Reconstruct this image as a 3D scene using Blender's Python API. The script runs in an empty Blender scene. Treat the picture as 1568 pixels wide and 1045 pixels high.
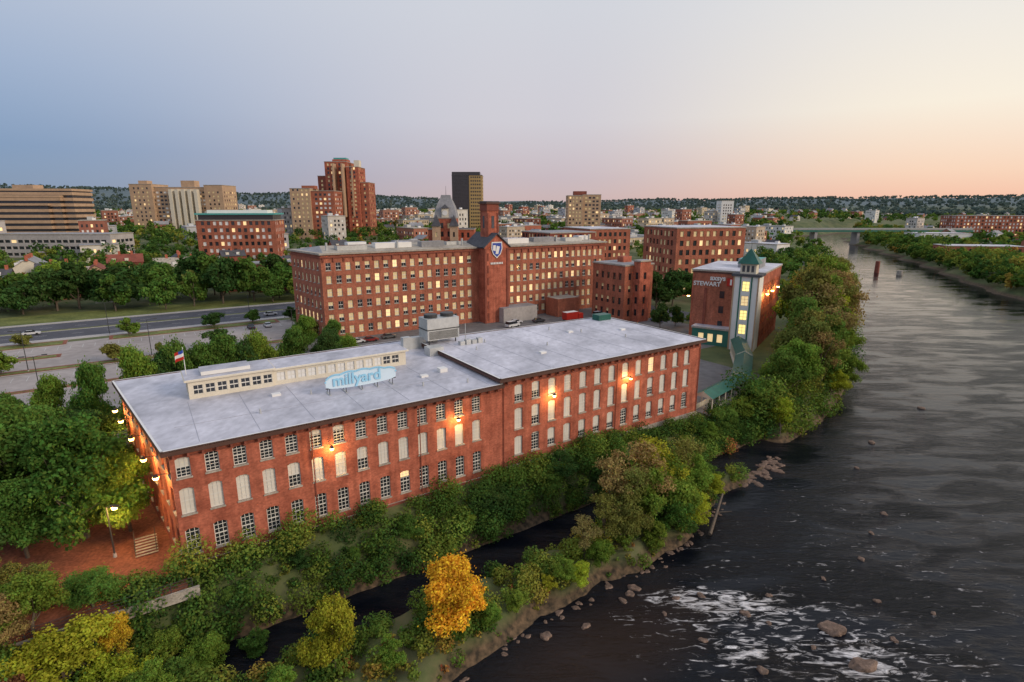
import bpy, math, random
import numpy as np
R=random.Random(7)
sc=bpy.context.scene
# ------------------------------------------------------------------ materials
MATS={}
def newmat(name):
    m=bpy.data.materials.new(name); m.use_nodes=True; MATS[name]=m
    nt=m.node_tree; b=nt.nodes['Principled BSDF']
    return m,nt,b
def M(name,c,rough=.85,var=.25,scale=.5,c2=None,bump=0,bscale=8,spec=.3,stretch=(1,1,1),metal=0,fine=0,streak=0):
    m,nt,b=newmat(name); N=nt.nodes.new; K=nt.links.new
    b.inputs['Roughness'].default_value=rough; b.inputs['Specular IOR Level'].default_value=spec; b.inputs['Metallic'].default_value=metal
    tc=N('ShaderNodeTexCoord'); mp=N('ShaderNodeMapping'); mp.inputs['Scale'].default_value=stretch; K(tc.outputs['Object'],mp.inputs[0])
    n=N('ShaderNodeTexNoise'); n.inputs['Scale'].default_value=scale; n.inputs['Detail'].default_value=8; n.inputs['Roughness'].default_value=.65; K(mp.outputs[0],n.inputs[0])
    r=N('ShaderNodeValToRGB'); K(n.outputs[0],r.inputs[0])
    a=[x*(1-var) for x in c]; d=[min(1,x*(1+var)) for x in (c2 or c)]
    r.color_ramp.elements[0].position=.3; r.color_ramp.elements[1].position=.7
    r.color_ramp.elements[0].color=(*a,1); r.color_ramp.elements[1].color=(*d,1)
    last=r.outputs[0]
    def mult(last,sc_,st,amt):
        mp2=N('ShaderNodeMapping'); mp2.inputs['Scale'].default_value=st; K(tc.outputs['Object'],mp2.inputs[0])
        n3=N('ShaderNodeTexNoise'); n3.inputs['Scale'].default_value=sc_; n3.inputs['Detail'].default_value=5; K(mp2.outputs[0],n3.inputs[0])
        mr=N('ShaderNodeMapRange'); mr.inputs[1].default_value=.3; mr.inputs[2].default_value=.7; mr.inputs[3].default_value=1-amt; mr.inputs[4].default_value=1+amt; K(n3.outputs[0],mr.inputs[0])
        vm=N('ShaderNodeVectorMath'); vm.operation='SCALE'; K(last,vm.inputs[0]); K(mr.outputs[0],vm.inputs['Scale']); return vm.outputs[0]
    if fine: last=mult(last,scale*9,stretch,fine)
    if streak: last=mult(last,1.6,(1,1,.12),streak)
    K(last,b.inputs['Base Color'])
    if bump:
        n2=N('ShaderNodeTexNoise'); n2.inputs['Scale'].default_value=bscale; K(tc.outputs['Object'],n2.inputs[0])
        bp=N('ShaderNodeBump'); bp.inputs['Strength'].default_value=bump; K(n2.outputs[0],bp.inputs['Height']); K(bp.outputs[0],b.inputs['Normal'])
    return m
def emis(name,c,s):
    m,nt,b=newmat(name); b.inputs['Base Color'].default_value=(*c,1); b.inputs['Emission Color'].default_value=(*c,1); b.inputs['Emission Strength'].default_value=s
M('brick',(.34,.088,.050),var=.26,scale=.35,fine=.24,stretch=(1,1,1.6),c2=(.40,.125,.075),streak=.22)
M('brick2',(.34,.115,.068),var=.27,scale=.25,fine=.24,streak=.15)
M('brick_dark',(.23,.07,.047),var=.25,scale=.3,fine=.15)
M('brick_tan',(.46,.31,.20),var=.15,scale=.2,fine=.1)
M('stone',(.36,.32,.27),var=.3,scale=.6,fine=.25)
M('concrete',(.40,.37,.35),var=.14,scale=.12,fine=.12)
M('cream',(.66,.60,.48),var=.08,scale=.5,fine=.06)
M('white',(.74,.73,.70),var=.05,scale=.5)
M('roof_white',(.42,.42,.47),rough=.5,var=.26,scale=.11,fine=.12,stretch=(1.3,.8,1),c2=(.56,.55,.60))
M('roof_grey',(.28,.28,.29),var=.25,scale=.15,fine=.15)
M('roof_seam',(.36,.36,.40),var=.15,scale=.3)
M('roof_tan',(.38,.34,.28),var=.25,scale=.15,fine=.15)
M('roof_dark',(.08,.08,.09),var=.3,scale=.4,fine=.2)
M('roof_green',(.018,.10,.075),rough=.4,var=.25,scale=.6,fine=.15)
M('green_trim',(.04,.16,.12),rough=.5,var=.1)
M('fascia',(.10,.05,.038),rough=.7,var=.2)
M('frame',(.70,.68,.62),rough=.6,var=.05)
M('blind',(.68,.64,.56),rough=.8,var=.14,scale=.3)
M('cream_blind',(.82,.66,.36),rough=.8,var=.15,scale=.25)
M('metal',(.48,.49,.48),rough=.45,metal=.3,var=.15,scale=.8)
M('dark_metal',(.05,.05,.05),rough=.5,var=.2)
M('asphalt',(.085,.085,.10),var=.22,scale=.08,fine=.15)
M('asphalt_old',(.16,.15,.145),var=.28,scale=.07,fine=.18)
M('lot',(.34,.30,.28),var=.2,scale=.05,fine=.14)
M('paver',(.22,.08,.047),var=.35,scale=.35,fine=.35)
M('paint',(.55,.55,.53),var=.15)
M('kerb',(.40,.39,.38),var=.1)
M('grass',(.10,.13,.03),c2=(.17,.18,.05),var=.25,scale=.15,fine=.3)
M('bark',(.13,.10,.075),var=.3,scale=3)
M('rock',(.17,.115,.085),var=.5,scale=.9,bump=.6,bscale=4,fine=.35)
M('black_glass',(.03,.03,.035),rough=.15,var=.2,spec=.6)
M('gold_wall',(.40,.27,.11),rough=.5,var=.1)
M('teal',(.08,.34,.32),rough=.5,var=.1)
M('blue_sign',(.30,.60,.80),rough=.5,var=.06)
M('pale_blue',(.60,.74,.84),rough=.5,var=.04)
M('deep_blue',(.03,.07,.35),rough=.5,var=.06)
M('red_paint',(.45,.03,.02),rough=.3,var=.05)
M('tyre',(.02,.02,.02),var=.1)
M('glass',(.022,.026,.032),rough=.08,var=.5,scale=.3,spec=.7)
emis('lit',(1,.78,.28),1.05)
emis('lit_soft',(1,.72,.36),.6)
emis('bulb',(1,.58,.14),26)
def objcolmat(name,rough=.8,tex=.12,scale=.3,spec=.3):
    m,nt,b=newmat(name); N=nt.nodes.new; K=nt.links.new
    b.inputs['Roughness'].default_value=rough; b.inputs['Specular IOR Level'].default_value=spec
    oi=N('ShaderNodeObjectInfo'); tc=N('ShaderNodeTexCoord'); n=N('ShaderNodeTexNoise'); n.inputs['Scale'].default_value=scale; n.inputs['Detail'].default_value=5
    K(tc.outputs['Object'],n.inputs[0]); mr=N('ShaderNodeMapRange'); mr.inputs[1].default_value=.3; mr.inputs[2].default_value=.7; mr.inputs[3].default_value=1-tex; mr.inputs[4].default_value=1+tex
    K(n.outputs[0],mr.inputs[0]); vm=N('ShaderNodeVectorMath'); vm.operation='SCALE'; K(oi.outputs['Color'],vm.inputs[0]); K(mr.outputs[0],vm.inputs['Scale']); K(vm.outputs[0],b.inputs['Base Color'])
objcolmat('wall_tinted'); objcolmat('car_paint',rough=.25,tex=.03,spec=.6)
def leafmat(name,mass):
    m,nt,b=newmat(name); N=nt.nodes.new; K=nt.links.new; nt.nodes.remove(b)
    out=[x for x in nt.nodes if x.type=='OUTPUT_MATERIAL'][0]
    at=N('ShaderNodeAttribute'); at.attribute_name='tint'
    lo,hi=.3,2.3
    if mass:
        ah=N('ShaderNodeAttribute'); ah.attribute_name='hue'; r=N('ShaderNodeValToRGB'); K(ah.outputs['Fac'],r.inputs[0]); e=r.color_ramp.elements
        if mass==1: st=[(0,(.030,.068,.020)),(.35,(.058,.118,.024)),(.62,(.115,.172,.030)),(.84,(.19,.20,.035)),(.95,(.27,.18,.04)),(1,(.28,.11,.04))]
        else: st=[(0,(.08,.12,.12)),(.3,(.10,.14,.125)),(.6,(.12,.155,.125)),(.8,(.14,.165,.125)),(.93,(.16,.165,.125)),(1,(.17,.155,.12))]; lo,hi=.7,1.5  # bluish grey-green: aerial haze painted into the far leaf colour
        while len(e)<len(st): e.new(.5)
        for i,(p,c) in enumerate(st): e[i].position=p; e[i].color=(*c,1)
        col=r.outputs[0]
    else:
        oi=N('ShaderNodeObjectInfo'); col=oi.outputs['Color']
    g=N('ShaderNodeNewGeometry')
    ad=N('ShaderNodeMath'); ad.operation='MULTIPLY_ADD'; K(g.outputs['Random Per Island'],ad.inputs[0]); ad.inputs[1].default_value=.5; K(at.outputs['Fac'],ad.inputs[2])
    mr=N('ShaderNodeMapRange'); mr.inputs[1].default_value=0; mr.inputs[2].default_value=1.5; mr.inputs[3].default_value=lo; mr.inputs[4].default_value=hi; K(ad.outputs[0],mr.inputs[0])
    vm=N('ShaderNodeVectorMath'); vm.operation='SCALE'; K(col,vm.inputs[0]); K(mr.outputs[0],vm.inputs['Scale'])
    hs=N('ShaderNodeHueSaturation'); K(vm.outputs[0],hs.inputs['Color']); mh=N('ShaderNodeMapRange'); K(g.outputs['Random Per Island'],mh.inputs[0]); mh.inputs[3].default_value=.465; mh.inputs[4].default_value=.52; K(mh.outputs[0],hs.inputs['Hue'])
    d=N('ShaderNodeBsdfDiffuse'); t=N('ShaderNodeBsdfTranslucent'); mx=N('ShaderNodeMixShader'); mx.inputs[0].default_value=.35
    K(hs.outputs[0],d.inputs[0]); K(hs.outputs[0],t.inputs[0]); K(d.outputs[0],mx.inputs[1]); K(t.outputs[0],mx.inputs[2]); K(mx.outputs[0],out.inputs[0])
leafmat('leaf',0); leafmat('leaf_mass',1); leafmat('leaf_far_hazy',2)
# ------------------------------------------------------------------ mesh builder
def link(o): sc.collection.objects.link(o); return o
class MB:
    def __init__(s): s.v=[];s.f=[];s.m=[];s.mats=[]
    def idx(s,mat):
        if mat not in s.mats: s.mats.append(mat)
        return s.mats.index(mat)
    def face(s,pts,mat):
        n=len(s.v); s.v+=[tuple(p) for p in pts]; s.f.append(tuple(range(n,n+len(pts)))); s.m.append(s.idx(mat))
    def slab(s,poly,z0,z1,side,top=None,bottom=True):
        n=len(poly)
        for i in range(n):
            p=poly[i]; q=poly[(i+1)%n]
            s.face([(p[0],p[1],z0),(q[0],q[1],z0),(q[0],q[1],z1),(p[0],p[1],z1)],side)
        s.face([(p[0],p[1],z1) for p in poly],top or side)
        if bottom: s.face([(p[0],p[1],z0) for p in reversed(poly)],side)
    def box(s,c,u,L,D,z0,z1,mat,top=None):
        n=(-u[1],u[0]); h=L/2; d=D/2
        P=[(c[0]+u[0]*a+n[0]*b,c[1]+u[1]*a+n[1]*b) for a,b in((-h,-d),(h,-d),(h,d),(-h,d))]
        s.slab(P,z0,z1,mat,top)
    def tube(s,p0,p1,r0,r1,mat,n=8,cap=True):
        p0=np.array(p0,float);p1=np.array(p1,float); d=p1-p0; d/=max(1e-6,np.linalg.norm(d))
        a=np.cross(d,(0,0,1) if abs(d[2])<.9 else (1,0,0)); a/=np.linalg.norm(a); b=np.cross(d,a)
        A=[p0+r0*(math.cos(t)*a+math.sin(t)*b) for t in [2*math.pi*i/n for i in range(n)]]
        B=[p1+r1*(math.cos(t)*a+math.sin(t)*b) for t in [2*math.pi*i/n for i in range(n)]]
        for i in range(n):
            j=(i+1)%n; s.face([A[i],A[j],B[j],B[i]],mat)
        if cap: s.face(B,mat); s.face(A[::-1],mat)
    def mesh(s,name):
        me=bpy.data.meshes.new(name); me.from_pydata(s.v,[],s.f)
        for k in s.mats: me.materials.append(MATS[k])
        me.polygons.foreach_set('material_index',s.m); me.update(); return me
    def obj(s,name): return link(bpy.data.objects.new(name,s.mesh(name)))
def offs(poly,d):
    n=len(poly); out=[]
    for i in range(n):
        p=poly[i-1];q=poly[i];r=poly[(i+1)%n]
        def nr(a,b):
            l=math.hypot(b[0]-a[0],b[1]-a[1]); return ((b[1]-a[1])/l,-(b[0]-a[0])/l)
        n1=nr(p,q);n2=nr(q,r); k=1+n1[0]*n2[0]+n1[1]*n2[1]
        out.append((q[0]+d*(n1[0]+n2[0])/k,q[1]+d*(n1[1]+n2[1])/k))
    return out
def fac(mb,p,q,z0,z1,cols,rows,w,wall,pane,frame='frame',rd=.25,munt=None,sill=None,arch=False,fw=.09):
    L=math.hypot(q[0]-p[0],q[1]-p[1]); u=((q[0]-p[0])/L,(q[1]-p[1])/L); n=(u[1],-u[0])
    def P(s,z,d=0): return (p[0]+u[0]*s+n[0]*d,p[1]+u[1]*s+n[1]*d,z)
    def Q(s0,s1,a,b,mat,d=0): mb.face([P(s0,a,d),P(s1,a,d),P(s1,b,d),P(s0,b,d)],mat)
    cols=[c for c in cols if c-w/2>.1 and c+w/2<L-.1]
    last=0
    for i,c in enumerate(cols):
        a=c-w/2;b=c+w/2
        Q(last,a,z0,z1,wall); last=b; zc=z0
        for j,(zb,h) in enumerate(rows):
            zt=zb+h; Q(a,b,zc,zb,wall); zc=zt
            mb.face([P(a,zb),P(b,zb),P(b,zb,-rd),P(a,zb,-rd)],sill or wall)
            mb.face([P(a,zt,-rd),P(b,zt,-rd),P(b,zt),P(a,zt)],wall)
            mb.face([P(a,zb,-rd),P(a,zt,-rd),P(a,zt),P(a,zb)],wall)
            mb.face([P(b,zb),P(b,zt),P(b,zt,-rd),P(b,zb,-rd)],wall)
            mat,bl=pane(i,j)
            if bl>=1: Q(a,b,zb,zt,mat,-rd)
            elif bl<=0: Q(a,b,zb,zt,'glass' if mat!='lit' else 'lit',-rd)
            else:
                zm=zt-h*bl; Q(a,b,zm,zt,mat,-rd); Q(a,b,zb,zm,'glass',-rd)
            if munt is not None:
                d=-rd+.05
                Q(a,a+fw,zb,zt,frame,d);Q(b-fw,b,zb,zt,frame,d);Q(a+fw,b-fw,zb,zb+fw,frame,d);Q(a+fw,b-fw,zt-fw,zt,frame,d)
                nx,nz=munt
                for k in range(1,nz):
                    t=.035 if k*2!=nz else .07
                    z=zb+h*k/nz; Q(a+fw,b-fw,z-t,z+t,frame,d)
                for k in range(1,nx):
                    x=a+w*k/nx; Q(x-.03,x+.03,zb+fw,zt-fw,frame,d+.01)
            if sill:
                mb.face([P(a-.1,zb-.18,.1),P(b+.1,zb-.18,.1),P(b+.1,zb,.1),P(a-.1,zb,.1)],sill)
                mb.face([P(a-.1,zb,.1),P(b+.1,zb,.1),P(b+.1,zb,0),P(a-.1,zb,0)],sill)
            if arch:
                hh=.2
                mb.face([P(a,zt-hh,-.03),P(a+w*.28,zt,-.03),P(a,zt,-.03)],wall); mb.face([P(b,zt-hh,-.03),P(b,zt,-.03),P(b-w*.28,zt,-.03)],wall)
        Q(a,b,zc,z1,wall)
    Q(last,L,z0,z1,wall)
def rect(O,u,L,D):
    n=(-u[1],u[0]); return [(O[0]+u[0]*a+n[0]*b,O[1]+u[1]*a+n[1]*b) for a,b in((0,0),(L,0),(L,D),(0,D))]
# site frame: 'a' runs along the mill's river front, 'b' goes back from the river
AX,AY=-35.5,53.7; E=(.833,.553); KB=(-.553,.833)
def W(a,b): return (AX+E[0]*a+KB[0]*b, AY+E[1]*a+KB[1]*b)
def FA(x,y): x=x-AX;y=y-AY; return E[0]*x+E[1]*y, KB[0]*x+KB[1]*y
# ------------------------------------------------------------------ terrain and river
river=[(-60,-60),(-22,22),(-8.3,40.8),(-5.3,45),(4.8,54.5),(11.5,59),(18,63.2),(23.5,67.5),(28.4,74.5),(33,81),(39.3,84.5),(42,88),(50,98),(66,112.2),(82,131.9),(101,162.7),(130,210),(165,273),(206,350),(258,455),(300,554),(343,669),(375,790),(440,900),(600,1050),(900,1250),(1300,1400),(1300,1200),(950,1060),(700,960),(521,880),(450,746),(394,616),(355,517),(324,440),(299,386),(268,320),(250,270),(232,200),(215,100),(200,-60)]
chan=[W(*p) for p in [(-5,-6.8),(88,-6.0),(97,-5.8),(100,-13),(84,-13),(76,-11.8),(60,-12.4),(30,-13.0),(-4,-13.6),(-20,-20),(-45,-32),(-47,-28),(-22,-14.5)]]
def inpoly(x,y,poly):
    r=np.zeros(x.shape,bool); n=len(poly)
    for i in range(n):
        x1,y1=poly[i];x2,y2=poly[(i+1)%n]
        if y1==y2: continue
        c=((y1>y)!=(y2>y))&(x<(x2-x1)*(y-y1)/(y2-y1)+x1); r^=c
    return r
def pdist(x,y,poly):
    d=np.full(x.shape,1e9); n=len(poly)
    for i in range(n):
        x1,y1=poly[i];x2,y2=poly[(i+1)%n]; dx=x2-x1;dy=y2-y1
        t=np.clip(((x-x1)*dx+(y-y1)*dy)/(dx*dx+dy*dy),0,1)
        d=np.minimum(d,np.hypot(x-x1-t*dx,y-y1-t*dy))
    return d
def sst(t): t=np.clip(t,0,1); return t*t*(3-2*t)
def height(x,y):
    x=np.asarray(x,float);y=np.asarray(y,float)
    wob=1.1*np.sin(x*.55+y*.3)+.7*np.sin(x*1.3-y*.9)
    ins=inpoly(x,y,river)|inpoly(x,y,chan)
    d=np.minimum(pdist(x,y,river),pdist(x,y,chan))
    a=E[0]*(x-AX)+E[1]*(y-AY); b=KB[0]*(x-AX)+KB[1]*(y-AY)
    D=np.hypot(x,y)
    cap=12*sst((b-190)/350)*(x<.55*y+60)+12*sst((D-600)/1500)
    hn=.5+.5*np.sin(x*.0011+1.3)*np.cos(y*.0007)+.25*np.sin(x*.0027+y*.001)+.12*np.sin(x*.007)
    lf=sst((600-x)/2500)
    cap=cap+sst((D-2200)/3000)*(52+24*lf+(46+22*lf)*hn)
    isl=(b<-10.5)&(a<82)&(b>-40)&(a>-3)
    cap=np.where(isl,-4.2+.5*np.sin(a*.7)*np.cos(b*.9),cap)
    wd=np.where(D>200,10,np.where(isl,2.5,6.0))
    dd=np.maximum(0,d+np.where(b<-12,.5*wob,0))
    land=-6.05+(cap+6.05)*sst(.08+dd/wd)
    return np.where(ins,-6.2-np.minimum(3,.35*d),land)
def geo(a,b,n): return list(a*(b/a)**(np.arange(1,n+1)/n))
xs=np.array([-v for v in geo(150,11000,60)][::-1]+list(np.arange(-150,150.1,1.2))+geo(150,11000,60))
ys=np.array(list(np.linspace(-300,20,18))+list(np.arange(21.2,175,1.2))+list(np.arange(176,700,8))+[v for v in geo(700,12000,60)])
X,Y=np.meshgrid(xs,ys); Z=height(X,Y)
def bulkmesh(name,V,Fq,mats,mi=None,attrs=None):
    me=bpy.data.meshes.new(name); nf=len(Fq); me.vertices.add(len(V)); me.vertices.foreach_set('co',np.asarray(V,np.float32).ravel())
    me.loops.add(nf*4); me.loops.foreach_set('vertex_index',np.asarray(Fq,np.int32).ravel())
    me.polygons.add(nf); me.polygons.foreach_set('loop_start',np.arange(0,nf*4,4,dtype=np.int32))
    for m in mats: me.materials.append(MATS[m])
    if mi is not None: me.polygons.foreach_set('material_index',np.asarray(mi,np.int32))
    me.update(calc_edges=True)
    for k,v in (attrs or {}).items():
        at=me.attributes.new(k,'FLOAT','FACE'); at.data.foreach_set('value',np.asarray(v,np.float32))
    return me
ny,nx=X.shape; I=np.arange(ny*nx).reshape(ny,nx)
Fq=np.stack([I[:-1,:-1],I[:-1,1:],I[1:,1:],I[1:,:-1]],-1).reshape(-1,4)
m,nt,b=newmat('ground'); N=nt.nodes.new; K=nt.links.new; b.inputs['Roughness'].default_value=.95
tc=N('ShaderNodeTexCoord'); sp=N('ShaderNodeSeparateXYZ'); K(tc.outputs['Object'],sp.inputs[0])
n1=N('ShaderNodeTexNoise'); n1.inputs['Scale'].default_value=.08; n1.inputs['Detail'].default_value=10; n1.inputs['Roughness'].default_value=.7; K(tc.outputs['Object'],n1.inputs[0])
r=N('ShaderNodeValToRGB'); K(n1.outputs[0],r.inputs[0]); e=r.color_ramp.elements; e.new(.5)
for i,(p,c) in enumerate([(.35,(.045,.07,.022)),(.5,(.09,.11,.035)),(.68,(.17,.15,.075))]): e[i].position=p; e[i].color=(*c,1)
n2=N('ShaderNodeTexNoise'); n2.inputs['Scale'].default_value=1.5; n2.inputs['Detail'].default_value=8; K(tc.outputs['Object'],n2.inputs[0])
r2=N('ShaderNodeValToRGB'); K(n2.outputs[0],r2.inputs[0]); e=r2.color_ramp.elements
e[0].position=.35; e[0].color=(.03,.022,.012,1); e[1].position=.7; e[1].color=(.17,.11,.06,1)
mz=N('ShaderNodeMapRange'); K(sp.outputs['Z'],mz.inputs[0]); mz.inputs[1].default_value=-5.3; mz.inputs[2].default_value=-4.3
mx=N('ShaderNodeMix'); mx.data_type='RGBA'; K(mz.outputs[0],mx.inputs[0]); K(r2.outputs[0],mx.inputs[6]); K(r.outputs[0],mx.inputs[7])
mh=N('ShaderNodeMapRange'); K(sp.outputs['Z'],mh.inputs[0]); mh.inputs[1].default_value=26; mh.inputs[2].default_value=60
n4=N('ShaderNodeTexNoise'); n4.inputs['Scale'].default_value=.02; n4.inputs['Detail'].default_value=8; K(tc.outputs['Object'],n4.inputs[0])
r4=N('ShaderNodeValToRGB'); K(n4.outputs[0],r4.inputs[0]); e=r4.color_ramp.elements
e[0].position=.35; e[0].color=(.08,.12,.14,1); e[1].position=.7; e[1].color=(.11,.15,.16,1)  # high ground turns blue-green: distance haze put into the hills' base colour
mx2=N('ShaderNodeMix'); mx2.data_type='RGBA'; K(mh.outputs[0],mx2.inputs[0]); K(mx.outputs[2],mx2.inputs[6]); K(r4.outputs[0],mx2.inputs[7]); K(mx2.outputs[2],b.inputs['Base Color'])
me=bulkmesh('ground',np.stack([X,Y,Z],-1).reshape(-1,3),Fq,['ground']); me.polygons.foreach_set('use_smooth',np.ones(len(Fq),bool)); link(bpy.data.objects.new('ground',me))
# water
m,nt,b=newmat('water'); N=nt.nodes.new; K=nt.links.new
tc=N('ShaderNodeTexCoord')
def mapn(scale,rot=0,sc_=(1,1,1),detail=4,dist=0,rough=.5):
    mp=N('ShaderNodeMapping'); mp.inputs['Rotation'].default_value=(0,0,rot); mp.inputs['Scale'].default_value=sc_; K(tc.outputs['Object'],mp.inputs[0])
    n=N('ShaderNodeTexNoise'); n.inputs['Scale'].default_value=scale; n.inputs['Detail'].default_value=detail; n.inputs['Distortion'].default_value=dist; n.inputs['Roughness'].default_value=rough; K(mp.outputs[0],n.inputs[0]); return n.outputs[0]
def mth(op,a,b_=None,c=None):
    x=N('ShaderNodeMath'); x.operation=op
    for i,v in enumerate((a,b_,c)):
        if v is None: continue
        if isinstance(v,(int,float)): x.inputs[i].default_value=v
        else: K(v,x.inputs[i])
    return x.outputs[0]
sp=N('ShaderNodeSeparateXYZ'); K(tc.outputs['Object'],sp.inputs[0])
def region(cx,cy,ang,ra,rb):
    dx=mth('SUBTRACT',sp.outputs['X'],cx); dy=mth('SUBTRACT',sp.outputs['Y'],cy); c,s=math.cos(ang),math.sin(ang)
    p=mth('ADD',mth('MULTIPLY',dx,c/ra),mth('MULTIPLY',dy,s/ra)); q=mth('ADD',mth('MULTIPLY',dx,-s/rb),mth('MULTIPLY',dy,c/rb))
    d=mth('ADD',mth('MULTIPLY',p,p),mth('MULTIPLY',q,q)); x=mth('SUBTRACT',1,d); return mth('MAXIMUM',x,0)
reg=mth('ADD',region(28,49,-.3,24,12),mth('MULTIPLY',region(46,62,.4,40,30),.6))
reg=mth('MAXIMUM',reg,mth('MULTIPLY',region(24,55.8,-.12,12,3.2),2.6))
reg=mth('MAXIMUM',reg,mth('MULTIPLY',region(35.5,47.0,.2,7,3.4),2.5))
reg=mth('MAXIMUM',reg,mth('MULTIPLY',region(24,48.5,.1,6,2.4),2.0))
reg=mth('MINIMUM',reg,2.1)
w1=mapn(.9,.6,(1,2.6,1),6,.8,.6); w2=mapn(3.2,.5,(1,2.2,1),4,.3); w3=mapn(.07,.9,(1,3.2,1),4,.5); w4=mapn(.3,.75,(.5,2.4,1),5,1.2)
fn=mapn(.7,.75,(.6,1.9,1),12,1.3,.64)
fo=mth('ADD',fn,mth('MULTIPLY',reg,.118))
mf=N('ShaderNodeMapRange'); mf.inputs[1].default_value=.69; mf.inputs[2].default_value=.85; K(fo,mf.inputs[0])
foam=mth('MULTIPLY',mf.outputs[0],mth('MINIMUM',mth('MULTIPLY',reg,3),1))
foam=mth('MULTIPLY',foam,mth('ADD',.5,mth('MULTIPLY',w2,.9)))
rc=N('ShaderNodeValToRGB'); K(w3,rc.inputs[0]); e=rc.color_ramp.elements; e[0].position=.35; e[0].color=(.004,.005,.009,1); e[1].position=.7; e[1].color=(.013,.014,.017,1)
shl_=region(10,49,.55,16,7); mb_=N('ShaderNodeMix'); mb_.data_type='RGBA'; K(mth('MULTIPLY',shl_,.8),mb_.inputs[0]); K(rc.outputs[0],mb_.inputs[6]); mb_.inputs[7].default_value=(.030,.018,.012,1)
mc=N('ShaderNodeMix'); mc.data_type='RGBA'; K(foam,mc.inputs[0]); K(mb_.outputs[2],mc.inputs[6]); mc.inputs[7].default_value=(.80,.77,.76,1); K(mc.outputs[2],b.inputs['Base Color'])
mr_=N('ShaderNodeMapRange'); K(foam,mr_.inputs[0]); mr_.inputs[3].default_value=.04; mr_.inputs[4].default_value=.85; K(mr_.outputs[0],b.inputs['Roughness'])
b.inputs['IOR'].default_value=1.33; b.inputs['Specular IOR Level'].default_value=.26
hgt=mth('ADD',mth('ADD',mth('MULTIPLY',w1,.75),mth('MULTIPLY',w2,.12)),mth('ADD',mth('MULTIPLY',w4,1.1),mth('MULTIPLY',mth('MULTIPLY',fn,reg),2.2)))
bst=N('ShaderNodeMapRange'); K(w3,bst.inputs[0]); bst.inputs[1].default_value=.40; bst.inputs[2].default_value=.58; bst.inputs[3].default_value=.14; bst.inputs[4].default_value=.62
cal=N('ShaderNodeMapRange'); K(sp.outputs['Y'],cal.inputs[0]); cal.inputs[1].default_value=90; cal.inputs[2].default_value=260; cal.inputs[3].default_value=1; cal.inputs[4].default_value=.26
bp=N('ShaderNodeBump'); K(mth('MULTIPLY',bst.outputs[0],cal.outputs[0]),bp.inputs['Strength']); bp.inputs['Distance'].default_value=.5; K(hgt,bp.inputs['Height']); K(bp.outputs[0],b.inputs['Normal'])
mb=MB(); mb.face([(-90,-100,-6),(1500,-100,-6),(1500,1600,-6),(-90,1600,-6)],'water'); mb.obj('river_water')
# ------------------------------------------------------------------ paving
def sheet(name,pts,z,mat):
    mb=MB(); mb.face([(*p,z) for p in pts],mat); return mb.obj(name)
def frect(a0,a1,b0,b1): return [W(a0,b0),W(a1,b0),W(a1,b1),W(a0,b1)]
sheet('yard_pavement',frect(-60,152,32.5,106),.02,'asphalt_old')
sheet('service_yard',frect(85,118,2,32.4),.02,'asphalt_old')
sheet('parking_lot',frect(-110,30,62,104),.04,'lot')
sheet('upper_parking_lot',frect(-120,42,109,140),.04,'lot')
sheet('brick_patio',frect(-34,0,-4,31),.03,'paver')
sheet('road',frect(-420,420,147,176),.03,'asphalt')
sheet('side_road',frect(156,170,40,420),.025,'asphalt')
sheet('park_lawn',frect(-180,60,179,215),.025,'grass')
mb=MB()
for bb in (154,168.5):
    for a in range(-200,300,9): mb.face([(*W(a,bb),.05),(*W(a+3,bb),.05),(*W(a+3,bb+.18),.05),(*W(a,bb+.18),.05)],'paint')
for bb in (147.5,160.2,162.6,175.3):
    mb.face([(*W(-300,bb),.05),(*W(300,bb),.05),(*W(300,bb+.15),.05),(*W(-300,bb+.15),.05)],'paint')
for bb,a0,a1 in((97,-100,25),(130,-100,40)):
    for a in np.arange(a0,a1,2.8): mb.face([(*W(a,bb),.06),(*W(a+.1,bb),.06),(*W(a+.1,bb+4.6),.06),(*W(a,bb+4.6),.06)],'paint')
mb.obj('road_markings')
mb=MB()
mb.slab(frect(-300,300,160.8,162.2),.03,.18,'kerb','grass')
mb.slab(frect(-300,300,176.2,178.6),0,.15,'kerb','concrete'); mb.slab(frect(-150,300,143.8,146.9),0,.15,'kerb','concrete'); mb.obj('pavement')
mb=MB()
for a0,a1,b0,b1 in((-110,-40,104.5,108.5),(-36,8,104.5,108.5),(12,40,104.5,108.5),(-90,-20,119,123.5),(-10,38,136,143),(-80,-20,136,143),(-60,20,86,88.5)):
    mb.slab(frect(a0,a1,b0,b1),.0,.18,'kerb','paver')
    mb.slab(frect(a0+1,a1-1,b0+1,b1-1.2),.18,.24,'grass','grass')
mb.obj('planting_bed')
mb=MB(); mb.slab(frect(-60,-8,58.5,59.2),0,1.6,'concrete'); mb.slab(frect(-60,-8.5,33,58.4),.02,.05,'asphalt_old'); mb.obj('retaining_wall')
# ------------------------------------------------------------------ near mill
def pane1(i,j):
    x=R.random()
    if j==1: return ('blind',1) if x<.72 else (('blind',.55) if x<.92 else ('lit_soft',1))
    if j==2: return ('blind',.0) if x<.6 else (('blind',.5) if x<.85 else ('blind',.3))
    return ('blind',0) if x<.8 else (('lit_soft',.3) if x<.9 else ('blind',.4))
def pane2(i,j):
    x=R.random()
    if j==0: return ('blind',.65) if x<.5 else ('blind',1) if x<.75 else ('blind',.1)
    return ('blind',1) if x<.68 else (('blind',.6) if x<.9 else ('lit_soft',1))
mb=MB()
P1=[W(0,0),W(40.9,0),W(40.9,32),W(-4.5,31)]
rows1=[(1.4,3.0),(6.15,3.0),(10.4,2.25)]
c1=[1.15+2.73*i for i in range(14)]
fac(mb,P1[0],P1[1],-2,13.3,c1,rows1,1.36,'brick',pane1,munt=(3,6),sill='stone',arch=True)
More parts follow.
